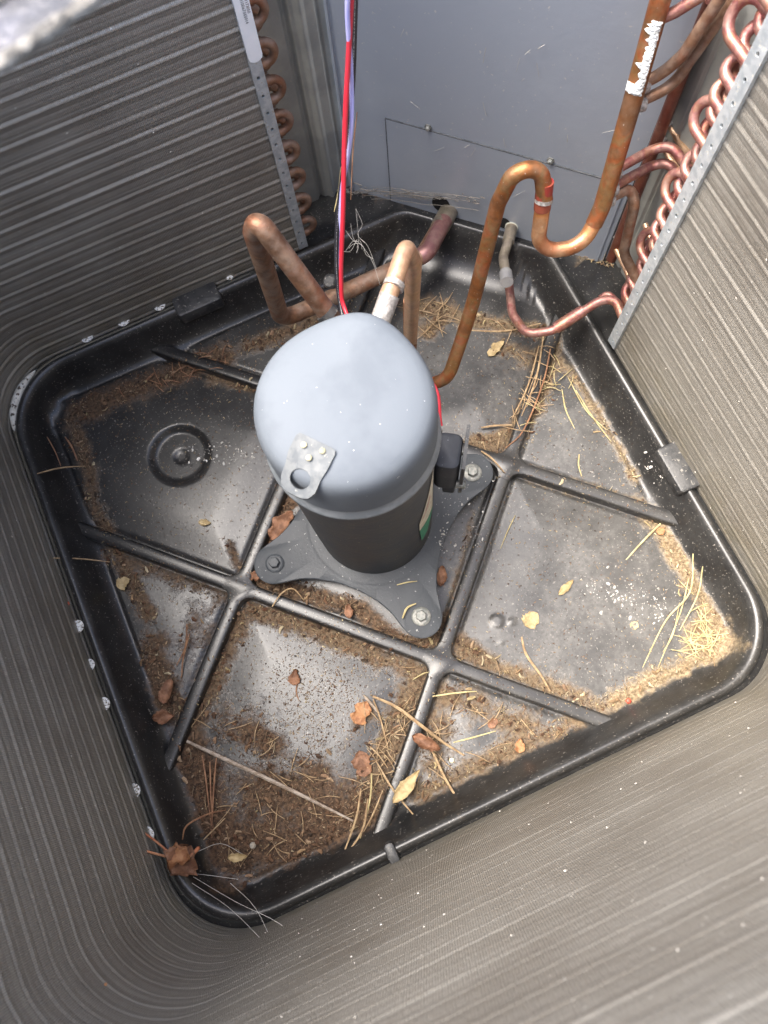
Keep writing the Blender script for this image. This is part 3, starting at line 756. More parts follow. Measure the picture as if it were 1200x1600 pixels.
# paper label wrapped on the shell
def wrap_patch(name, poly, mat, r, parent, nx=10):
    us = [p[0] for p in poly]; mb = MB(); v = []; f = []
    u0, u1 = min(us), max(us)
    def edge(u):   # z range at this azimuth
        zs_ = []
        for i in range(len(poly)):
            (a, za), (b, zb) = poly[i], poly[(i+1)%len(poly)]
            if (a-u)*(b-u) <= 0 and a != b: zs_.append(za+(zb-za)*(u-a)/(b-a))
        return (min(zs_), max(zs_)) if zs_ else (0, 0)
    for i in range(nx+1):
        u = u0+(u1-u0)*(i/nx*.998+.001); lo_, hi_ = edge(u)
        for z_ in (lo_, hi_): v.append((X0+r*math.cos(R_(u)), Y0+r*math.sin(R_(u)), z_))
    f = [(2*i,2*i+2,2*i+3,2*i+1) for i in range(nx)]
    return mk(name, v, f, mat, parent, False)
pl = wrap_patch('paper_label', [(-64,.185),(-64,.155),(-40,.155),(-40,.29),(-50,.245)], mat_basic('paper', (.62,.6,.5), (.5,.45,.36), rough=.7, scale=150), .0724, comp)
wrap_patch('green_band', [(-64,.155),(-62,.095),(-52,.105),(-40,.15),(-40,.158)], mat_basic('green_print', (.03,.19,.11), (.05,.24,.15), rough=.6, scale=150), .0727, pl)
wrap_patch('red_print', [(-60,.186),(-59.5,.192),(-47,.232),(-47,.223)], mat_basic('red_print', (.5,.1,.1), (.55,.35,.3), rough=.6, scale=500), .0728, pl)
# terminal box
az = R_(-9); ca, sa = math.cos(az), math.sin(az); M = Matrix(((ca,-sa,0),(sa,ca,0),(0,0,1)))
tb = thing('terminal_box', 'dark plastic terminal cover plugged onto the right side of the compressor', 'terminal cover', (X0+ca*.09, Y0+sa*.09, .1))
def rel(r, t, z): return Vector((X0+ca*r-sa*t, Y0+sa*r+ca*t, z))
M = Matrix.Rotation(R_(-33), 3, 'Z')
bc = Vector((0.0888,-0.0291,0.2021))
mb = MB(); box(mb, bc+Vector((0,0,.002)), (.0265,.038,.072), M, .0085); mb.obj('cover', BOXM, tb)
mb = MB(); box(mb, bc+M@Vector((0,-.0172,-.024)), (.009,.0012,.0035), M); mb.obj('vent_slot', DARK, tb, False)
mb = MB(); box(mb, bc+M@Vector((.0165,.003,.004)), (.0035,.046,.082), M); mb.obj('flange_plate', RUBBER, tb, False)
mb = MB(); lathe(mb, [(.0045,-.004),(.0045,.005),(.0035,.006)], bc+M@Vector((.0155,-.018,-.012)), M@Matrix.Rotation(R_(90),3,'Y'), 14); mb.obj('stud', STEEL, tb)
mb = MB(); box(mb, bc+M@Vector((.004,-.002,-.055)), (.014,.014,.055), M, .003); mb.obj('bracket', SHELL, tb)

# ------------------------------------------------------------------ pipes
def tubes(t, nm, mat, pts, r, fr_=0, n=18):
    mb = MB(); tube(mb, fillet(pts, fr_, 9), r, n); return mb.obj(nm, mat, t)
dis = thing('discharge_pipe', 'orange copper pipe looping from behind the compressor up to the tall header', 'pipe', (.1,.1,.06))
tubes(dis, 'fitting', SOLDER, [(0.0546,0.0556,0.3508), (0.0826,0.0805,0.3660)], .0088)
tubes(dis, 'braze_ring', SOLDER, [(0.0876,0.0846,0.3674), (0.0911,0.0882,0.3675)], .0094)
tubes(dis, 'tube', COP_TAN, [(0.0805,0.0797,0.3657), (0.0912,0.0899,0.3669), (0.1147,0.1169,0.3648), (0.1242,0.1228,0.3255), (0.1266,0.1481,0.0737)], .0080, [0,0,.012,.014,0])
tubes(dis, 'tube', COP_OR, [(0.1275,0.1397,0.2267), (0.1241,0.1436,0.0569), (0.1275,0.1230,0.0364), (0.1581,0.1043,0.0697), (0.2021,0.1399,0.1382), (0.2365,0.1669,0.2866), (0.2484,0.1657,0.3284), (0.2733,0.1580,0.3279), (0.2758,0.1458,0.2940)], .0080, [0,.02,.03,.035,.2,.03,.03,.018,0])
tubes(dis, 'joint', RED_TIP, [(0.2765,0.1519,0.3131), (0.2740,0.1442,0.2831)], .0084)
tubes(dis, 'braze_ring', SOLDER, [(0.2756,0.1472,0.2954), (0.2747,0.1457,0.2918)], .0090)
tubes(dis, 'tube', COP_S, [(0.2748,0.1452,0.2855), (0.2658,0.1272,0.2370), (0.3081,0.1102,0.2404), (0.3296,0.1227,0.2655)], .0078, [0,.024,.04,0])
hd = thing('header_pipe', 'tall orange copper header with white paste smeared near its top', 'pipe', (.36,.15,.2))
tubes(hd, 'tube', COP_OR, [(0.3232,0.1187,0.2589), (0.3313,0.1240,0.2763), (0.3524,0.1518,0.3673), (0.3717,0.1787,0.4476), (0.3773,0.1885,0.4969)], .0086, [0,.03,0,0,0], 22)
for k_, (a, b) in enumerate((((0.3824,0.1686,0.4405), (0.4030,0.1566,0.4645)), )):
    tubes(hd, 'branch', COP_PK, [(0.3739,0.1753,0.4314), a, b], .0048, 0)
tubes(hd, 'branch', COP_BR, [(0.3628,0.1671,0.3718), (0.3853,0.1615,0.3820), (0.3930,0.1536,0.4063), (0.4050,0.1493,0.4628)], .0052, .04)
tubes(hd, 'branch', COP_BR, [(0.3589,0.1595,0.3593), (0.3975,0.1566,0.3660), (0.4054,0.1554,0.3920), (0.4241,0.1524,0.4492)], .0050, .04)
tubes(hd, 'branch', COP_PK, [(0.3423,0.1419,0.2970), (0.3963,0.1475,0.2965), (0.4074,0.1374,0.3049), (0.4158,0.1108,0.2935), (0.4208,0.1028,0.2866)], .0048, [0,.02,.02,.04,0])
tubes(hd, 'branch', COP_PK, [(0.3375,0.1339,0.2843), (0.3994,0.1436,0.2750), (0.4099,0.1340,0.2835), (0.4187,0.1093,0.2674), (0.4228,0.1019,0.2606)], .0048, [0,.02,.02,.04,0])
tubes(hd, 'branch', COP_BR, [(0.3335,0.1305,0.2729), (0.3695,0.1332,0.2706), (0.3720,0.1218,0.2575), (0.3735,0.1113,0.1825), (0.3888,0.0815,0.1449)], .0056, [0,.016,.02,.03,0])
for a, b in (((0.3609,0.1581,0.3611),0),((0.3648,0.1657,0.3736),0),((0.3430,0.1407,0.2998),0),((0.3383,0.1327,0.2872),0),((0.3358,0.1294,0.2758),0)):
    mb = MB(); c = Vector(a); lathe(mb, [(.0058,-.003),(.0066,0),(.0058,.003)], c+Vector((.007,-.003,0)), axis_m((1,-.35,-.1)), 16); mb.obj('braze_ring', SOLDER, hd)
# white paste along one side of the header
def paste():
    a, b = Vector((0.3500,0.1613,0.3902)), Vector((0.3685,0.1759,0.4364)); ax = (b-a).normalized()
    view = cam.matrix_world.translation-a; view = (view-ax*view.dot(ax)).normalized(); s = ax.cross(view).normalized()
    c0, c1 = Vector((0.3555,0.1565,0.3813)), Vector((0.3689,0.1748,0.4359))
    v = []; f = []; nu, nv = 90, 18; r0 = .0095
    for i in range(nu):
        t_ = i/(nu-1); cc = c0.lerp(c1, t_)
        wd = 1.0 if t_ < .12 else (.50+.40*noise.noise(Vector((t_*11, 5, 0)))+.10*noise.noise(Vector((t_*30, 2, 0))))
        if t_ > .86: wd = max(wd, .75*(1-abs(t_-.93)/.07))
        for j in range(nv):
            e = j/(nv-1); ang = R_(-70)+R_(118)*e*1.0 if t_ < .14 else R_(48)-R_(112)*wd*(1-e)
            edge = min(e, 1-e, t_*6, (1-t_)*6)
            h = .0012*min(1, edge*6)+.0012*noise.noise(Vector((t_*40, e*7, 1)))
            rr_ = r0-.0006+max(-.001, h)
            v.append(cc+(view*math.cos(ang)-s*math.sin(ang)*-1)*rr_)
    f = [(i*nv+j, i*nv+j+1, (i+1)*nv+j+1, (i+1)*nv+j) for i in range(nu-1) for j in range(nv-1)]
    mk('white_paste', v, f, PASTE, hd, True)
paste()
# dark liquid header behind with thin feeder tubes
lh = thing('liquid_header', 'dark reddish closed-end copper header sloping behind the branch tubes', 'pipe', (.41,.17,.1))
tubes(lh, 'tube', COP_DK, [(0.3947,0.1433,0.1093), (0.4142,0.1636,0.2396), (0.4212,0.1724,0.3580), (0.4218,0.1731,0.4306)], .0062, 0)
tubes(lh, 'feeder', COP_TAN, [(0.4370,0.1825,0.2768), (0.4366,0.1551,0.2750), (0.4301,0.1197,0.2863)], .0034, .02, 12)
tubes(lh, 'feeder', COP_TAN, [(0.4314,0.1786,0.2600), (0.4294,0.1503,0.2578), (0.4304,0.1186,0.2602)], .0034, .02, 12)
tubes(lh, 'feeder', COP_TAN, [(0.4138,0.1335,0.1803), (0.4120,0.1129,0.1749), (0.4087,0.0929,0.1800)], .0034, .02, 12)
tubes(lh, 'feeder', COP_TAN, [(0.3958,0.1442,0.1302), (0.3967,0.1179,0.1236), (0.3939,0.0909,0.1166)], .0034, .02, 12)
for p_ in ((0.4344,0.1775,0.2805), (0.4293,0.1729,0.2636), (0.3995,0.1506,0.1424)):
    mb = MB(); lathe(mb, [(.0045,-.004),(.0052,-.002),(.0043,0),(.0052,.002),(.0045,.004)], Vector(p_), axis_m((.3,-.9,-.3)), 14); mb.obj('braze_ring', SOLDER, lh)
# suction line
su = thing('suction_pipe', 'thick brown copper pipe arching from the compressor back and out through the panel', 'pipe', (.05,.16,.1))
tubes(su, 'stub', COP_BR, [(0.0480,0.1493,0.2140), (0.0418,0.1663,0.2335)], .0108, 0, 22)
tubes(su, 'band_clamp', RUBBER, [(0.0436,0.1577,0.2314), (0.0407,0.1631,0.2357)], .0118, 0, 22)
tubes(su, 'tube', COP_BR, [(0.0421,0.1641,0.2329), (0.0102,0.2138,0.3470), (0.0038,0.2213,0.3227), (0.0021,0.2479,0.1071), (0.0717,0.2535,0.0972), (0.2008,0.2676,0.0775), (0.2626,0.3228,0.0539)], .0104, [0,.012,.014,.024,.3,.035,0], 22)
tubes(su, 'tube', mat_copper('copper_mauve', [(.3,.14,.14),(.42,.22,.2),(.3,.13,.14)], dust=.2), [(0.1964,0.2678,0.0773), (0.2088,0.2691,0.0784), (0.2531,0.3114,0.0608)], .0109, [0,.03,0], 22)
tubes(su, 'sleeve', COP_GY, [(0.2426,0.3031,0.0632), (0.2737,0.3336,0.0470), (0.2815,0.3433,0.0396)], .0125, 0, 22)
tubes(su, 'rim', mat_basic('white_plastic', (.7,.7,.66), (.6,.6,.55), rough=.5), [(0.2775,0.3373,0.0440), (0.2817,0.3418,0.0413)], .0130, 0, 22)
mb = MB(); lathe(mb, [(.006,-.003),(.0085,0),(.0085,.010),(.006,.013)], (0.0751,0.2496,0.1378), axis_m((-.4,-.3,.8)), 18); mb.obj('plug', RUBBER, su)
# small liquid line
lq = thing('liquid_line', 'thin pink copper line curving from the capped grey valve stub to the coil bottom', 'pipe', (.3,.2,.05))
tubes(lq, 'valve_stub', COP_GY, [(0.3315,0.2691,0.0548), (0.3144,0.2473,0.0585)], .0078, 0)
tubes(lq, 'rim', mat_basic('white_plastic_cap', (.7,.7,.62), (.6,.6,.5), rough=.5), [(0.3344,0.2727,0.0538), (0.3286,0.2655,0.0558)], .0086, 0)
tubes(lq, 'valve_stub', COP_GY, [(0.3165,0.2499,0.0593), (0.2967,0.2279,0.0629), (0.2821,0.1935,0.0791)], .0062, .03)
tubes(lq, 'valve_cap', mat_basic('cap_grey', (.28,.28,.29), (.36,.36,.36), rough=.5, metal=.4), [(0.2849,0.2003,0.0758), (0.2775,0.1838,0.0836)], .0082, 0)
tubes(lq, 'tube', COP_PK, [(0.2969,0.2062,0.0367), (0.2770,0.1597,0.0444), (0.2761,0.1217,0.0553), (0.3036,0.1081,0.0639), (0.3185,0.1080,0.0699)], .0056, [0,.04,.02,.04,0])
tubes(lq, 'tube', COP_PK, [(0.3086,0.1082,0.0663), (0.3446,0.1084,0.0819)], .0075, 0)
tubes(lq, 'tube', COP_PK, [(0.3416,0.1084,0.0796), (0.3663,0.1090,0.0885), (0.3793,0.0983,0.0969), (0.3759,0.0724,0.0953)], .0056, [0,.03,.02,0])
tubes(lq, 'tube', COP_PK, [(0.3715,0.1148,0.0800), (0.3828,0.1164,0.0810), (0.3853,0.1023,0.0828), (0.3850,0.0863,0.0839)], .0040, [0,.02,.02,0])

# ------------------------------------------------------------------ wires
def wire(name, label, mat, pts, r):
    t = tag(tube(MB(), smoothpts(pts, 8), r, 12).obj(name, mat), label, 'wire'); return t
wire('wire', 'bright red insulated wire hanging down behind the compressor', W_RED, [(0.1351,0.2387,0.5313), (0.1241,0.2321,0.4773), (0.1055,0.2153,0.4099), (0.0851,0.1909,0.3405), (0.0645,0.1666,0.2711), (0.0587,0.1489,0.2456), (.06,.09,.25), (.105,.045,.235), (.098,.006,.212)], .0022)
wire('wire', 'violet insulated wire twisted alongside the red wire', W_VIO, [(0.1319,0.2350,0.5354), (0.1253,0.2334,0.4984), (0.1208,0.2282,0.4451), (0.1115,0.2165,0.4054), (0.1005,0.2116,0.3674), (0.0932,0.2130,0.3363), (0.0747,0.1952,0.2686), (0.0609,0.1701,0.2201), (.055,.10,.22)], .0019)
wire('wire', 'black insulated wire with small white print beside the red wire', W_BLK, [(0.1407,0.2463,0.5233), (0.1318,0.2390,0.4795), (0.1221,0.2307,0.4355), (0.1129,0.2278,0.3929), (0.0951,0.2185,0.3378), (0.0817,0.2065,0.3029), (0.0670,0.1850,0.2656), (0.0563,0.1555,0.2368), (.05,.10,.235), (.10,.05,.22), (.095,.0,.205)], .0022)

# ------------------------------------------------------------------ lid edge close to the lens, upper left
lid = thing('lid_skirt', 'pale out-of-focus edge of the lifted top cover in the upper left corner', 'lid', (-0.0572,-0.0476,0.8088))
a, b = Vector((-0.1606,-0.0493,0.7815)), Vector((0.0008,-0.0230,0.7978)); ax = (b-a).normalized()
up = Vector((-0.0676,0.0165,0.7883))-Vector((-0.0595,-0.0288,0.7928)); up = (up-ax*up.dot(ax)).normalized()
nr_ = ax.cross(up).normalized()
LIDM = mat_basic('lid_metal', (.11,.11,.13), (.06,.06,.065), rough=.5, metal=.3, scale=25, bd=.002, bs_=60)
LIDE = mat_basic('lid_edge', (.26,.245,.22), (.12,.11,.095), rough=.45, scale=150, bd=.003, bs_=180)
Ml = Matrix((ax, up, nr_)).transposed()
mb = MB(); box(mb, (a+b)/2+up*.026, ((b-a).length, .050, .0016), Ml); mb.obj('skirt', LIDM, lid, False)
mb = MB(); tube(mb, [a.lerp(b, k/60)+nr_*.0007*noise.noise(Vector((k*.9,0,0)))+up*.0012*noise.noise(Vector((k*.7,3,0))) for k in range(61)], [.0022+.0012*noise.noise(Vector((k*.8,7,1))) for k in range(61)], 10); mb.obj('rolled_edge', LIDE, lid)
mb = MB(); tube(mb, [a.lerp(b, k/40)+up*.020+nr_*.001 for k in range(41)], [.0020+.001*noise.noise(Vector((k*.8,17,1))) for k in range(41)], 10); mb.obj('pressed_bead', LIDE, lid)

# ------------------------------------------------------------------ debris
PAL_B = np.array([(.03,.018,.01),(.04,.022,.013),(.07,.035,.018),(.10,.052,.027),(.13,.07,.038),(.17,.10,.055),(.05,.028,.017),(.24,.15,.09),(.09,.04,.02),(.30,.21,.13),(.12,.06,.03)])
PAL_T = np.array([(.30,.22,.12),(.38,.30,.18),(.22,.15,.08),(.44,.37,.24),(.34,.27,.14),(.15,.09,.045),(.26,.17,.09)])
def floor_z(px, py):
    u_ = (px-RIBC[0]+py-RIBC[1])/math.sqrt(2); v_ = (py-RIBC[1]-px+RIBC[0])/math.sqrt(2)
    cell = np.minimum(abs(abs(u_)-.1315), abs(abs(v_)-.1315)); z_ = .0045*sm(cell/.075)
    z_ = np.where(cell < .0085, .0110, z_)
    e_ = np.maximum(np.maximum(abs(px), abs(py))-.327, (px+py-.500)/1.5); z_ = z_+np.interp(e_, [0,.005,.010,.015], [0,.0016,.0063,.0138])
    return z_
def bits(name, label, cat, px, py, pz, ln, wd, pal, flat=.15, mat=LITTER):
    m = len(px); a = rng.uniform(0, 2*math.pi, m); ti = rng.normal(0, flat, m)
    d_ = np.c_[np.cos(a)*np.cos(ti), np.sin(a)*np.cos(ti), np.sin(ti)]; s_ = np.c_[-np.sin(a), np.cos(a), rng.normal(0,.3,m)]
    c_ = np.c_[px, py, pz+abs(np.sin(ti))*ln/2+wd*.3]; up_ = np.array([0,0,1.])
    bend_ = rng.normal(0, .25, m)[:,None]*ln[:,None]*s_*.5
    V = np.stack([c_-d_*ln[:,None]/2-s_*wd[:,None]*.35, c_-d_*ln[:,None]/2+s_*wd[:,None]*.35,
                  c_+bend_-s_*wd[:,None]/2, c_+bend_+s_*wd[:,None]/2, c_+bend_+up_*wd[:,None]*.5,
                  c_+d_*ln[:,None]/2-s_*wd[:,None]*.25, c_+d_*ln[:,None]/2+s_*wd[:,None]*.25], 1).reshape(-1,3)
    T = np.array([(0,1,3),(0,3,2),(0,4,1),(0,2,4),(1,4,3),(2,3,6),(2,6,5),(2,5,4),(4,5,6),(3,4,6)])
    Fc = (T[None]+np.arange(m)[:,None,None]*7).reshape(-1,3)
    ci = pal[rng.integers(0, len(pal), m)] if pal.ndim == 2 else pal[np.arange(m)]
    ci = ci*rng.uniform(.75,1.25,(m,1)); cols_ = np.repeat(ci, 7, 0)
    o = mk(name, V, Fc.tolist(), mat, None, False, None, cols_); return tag(o, label, cat, None, 'stuff')
def scatter(nw, rad=1.0, thr=.28):
    px = rng.uniform(-.337,.337,nw); py = rng.uniform(-.337,.337,nw)
    ok = (px+py < .505); px, py = px[ok], py[ok]
    d_, t_, _ = dirt_at(px, py); nz_ = np.array([noise.noise(Vector((a*28, b*28, 0))) for a, b in zip(px, py)])
    nz2 = np.array([noise.noise(Vector((a*75, b*75, 7))) for a, b in zip(px, py)])
    dd_ = d_*.85+nz_*.35+nz2*.30-np.clip((np.maximum(abs(px), abs(py))-.325)*55, 0, .6)
    keep = rng.uniform(0,1,len(px)) < np.clip((dd_-thr)*1.8, 0, 1)
    u2 = (px-RIBC[0]+py-RIBC[1])/math.sqrt(2); v2 = (py-RIBC[1]-px+RIBC[0])/math.sqrt(2)
    cell = np.minimum(abs(abs(u2)-.1315), abs(abs(v2)-.1315))
    keep &= (cell > .0095) | (rng.uniform(0,1,len(px)) < .04)
    return px[keep], py[keep], d_[keep], t_[keep]
px, py, dd, tt = scatter(90000)
m = len(px); istan = rng.uniform(0,1,m) < np.clip(tt*1.1, 0, 1)
pz = floor_z(px, py)+rng.uniform(0,.0025,m)*dd
ln = .0012+rng.exponential(.0024,m); wd = rng.uniform(.00025,.001,m); chunk = rng.uniform(0,1,m) < .5; ln[chunk] = .0007+rng.exponential(.0009,chunk.sum()); wd[chunk] = ln[chunk]*rng.uniform(.4,.9,chunk.sum()); flake = rng.uniform(0,1,m) < .025; ln[flake] = rng.uniform(.004,.010,flake.sum()); wd[flake] = rng.uniform(.002,.005,flake.sum()); ln = np.minimum(ln, .016)
s_ = ~istan; bits('leaf_litter', 'dark brown crumbled leaf and soil litter drifted against the pan ribs', 'litter', px[s_], py[s_], pz[s_], ln[s_], wd[s_], PAL_B)
s_ = istan; bits('dry_grass_litter', 'pale straw coloured plant litter drifted along the pan edges', 'litter', px[s_], py[s_], pz[s_], ln[s_]*1.15, wd[s_]*.8, PAL_T)
# thin sprinkle over the whole floor
m = 6500; px = rng.uniform(-.325,.325,m); py = rng.uniform(-.325,.325,m); ok = px+py < .46; px, py = px[ok], py[ok]; m = len(px)
bits('floor_crumbs', 'fine scattered crumbs dotted over the whole pan floor', 'crumbs', px, py, floor_z(px,py), rng.uniform(.0008,.0035,m), rng.uniform(.0004,.0012,m), np.concatenate([PAL_B, PAL_T]))
for (cx_, cy_), sd_, cnt_, pal_, lab_ in (((0.4209,0.1613), .020, 700, PAL_T, 'tan seed fluff piled at the foot of the bends behind the right rim'), ((0.1469,0.3771), .026, 500, PAL_B, 'dark crumbs gathered on the ledge under the hanging wires')):
    px = rng.normal(cx_, sd_, cnt_); py = rng.normal(cy_, sd_, cnt_); ok = (px+py > .592) & (px < .43) & (py < .43) & (px+py < .78); px, py = px[ok], py[ok]; m = len(px)
    bits('ledge_litter', lab_, 'litter', px, py, np.full(m, .0355), rng.uniform(.001,.006,m), rng.uniform(.0005,.0016,m), pal_)
cx_, cy_ = (-0.1473,-0.1779); m = 2600; px = rng.normal(cx_, .045, m); py = rng.normal(cy_, .04, m); u2 = (px-RIBC[0]+py-RIBC[1])/math.sqrt(2); v2 = (py-RIBC[1]-px+RIBC[0])/math.sqrt(2)
ok = (np.minimum(abs(abs(u2)-.1315), abs(abs(v2)-.1315)) > .01); px, py = px[ok], py[ok]; m = len(px)
bits('floor_crumbs', 'brown specks dotted thickly over the bright bottom pan cell', 'crumbs', px, py, floor_z(px,py), .0006+rng.exponential(.0010,m), .0004+rng.exponential(.0004,m), np.concatenate([PAL_B, PAL_B, PAL_T]))
# white grit patches
WP = np.array([(.68,.67,.62),(.45,.44,.41),(.75,.75,.72),(.55,.52,.47)])
def grit(label, segs, cnt, zf=floor_z, sc=1.0):
    cnt = int(cnt*.8)
    X, Y = [], []
    for (a, b, sd_) in segs:
        a, b = np.array(a), np.array(b); k = int(cnt*1.0/len(segs)); t_ = rng.uniform(0,1,(k,1)); p = a+(b-a)*t_+rng.normal(0,sd_,(k,2)); X.append(p[:,0]); Y.append(p[:,1])
    X, Y = np.concatenate(X), np.concatenate(Y); m = len(X)
    bits('white_grit', label, 'grit', X, Y, zf(X,Y) if callable(zf) else np.full(m, zf), *(lambda e: (e, e*rng.uniform(.45,.8,m)))((.0007+rng.exponential(.0011,m))*sc), WP, .1, SPECK)
grit('spray of white grit beside the round recess in the left pan cell', [((-0.1736,0.1862),(-0.1375,0.1620),.008),((-0.1423,0.1613),(-0.0941,0.1450),.009)], 110)
grit('band of white grit across the large right-hand pan cell', [((0.2054,-0.1889),(0.2414,-0.2275),.007),((0.2382,-0.2174),(0.2734,-0.2639),.009),((0.2126,-0.1835),(0.2833,-0.2771),.016)], 200, sc=.9)
grit('white grit on the compressor foot plate under the terminal cover', [((0.0898,-0.0391),(0.0653,-0.0720),.008),((0.1327,-0.0142),(0.0983,-0.0432),.012)], 90, .031, sc=.7)
grit('white grit across the rib right of the compressor', [((0.1304,-0.0500),(0.1047,-0.0926),.006)], 45, sc=.8)
grit('white dusty grit on the sloping pan side next to the right rim clip', [((0.3475,-0.0851),(0.3498,-0.1045),.009)], 60, .026, sc=.6)
# pale specks stuck on the fins
def fin_specks():
    m = 520; X = []; V = []; Fc = []; C_ = []
    for k in range(m):
        side = rng.choice(4, p=[.12,.12,.56,.20]); t_ = rng.uniform(-.28,.28); z_ = rng.uniform(.05,.75); o = LW-.0028
        if side == 0: p = Vector((rng.uniform(-.28,.06), o, z_)); n_ = Vector((0,-1,0))
        elif side == 1: p = Vector((-o, t_, z_)); n_ = Vector((1,0,0))
        elif side == 2: p = Vector((t_, -o, z_)); n_ = Vector((0,1,0))
        else: p = Vector((o, rng.uniform(-.28,.05), z_)); n_ = Vector((-1,0,0))
        r_ = min(.0009, .00018+rng.exponential(.00022))*(.6 if z_ > .45 else 1); a_ = n_.orthogonal().normalized(); b_ = n_.cross(a_); q0 = len(V); st_ = rng.uniform(.7,2.0)
        for j in range(6): V.append(p+(a_*math.cos(j*math.pi/3)*st_+b_*math.sin(j*math.pi/3))*r_)
        V.append(p+n_*r_*.8)
        Fc += [(q0+j, q0+(j+1)%6, q0+6) for j in range(6)]; C_ += [(.75,.72,.66)]*7
    tag(mk('fin_specks', V, Fc, SPECK, None, False, None, np.array(C_)), 'tiny pale seed specks stuck over the coil fins', 'specks', None, 'stuff')
fin_specks()

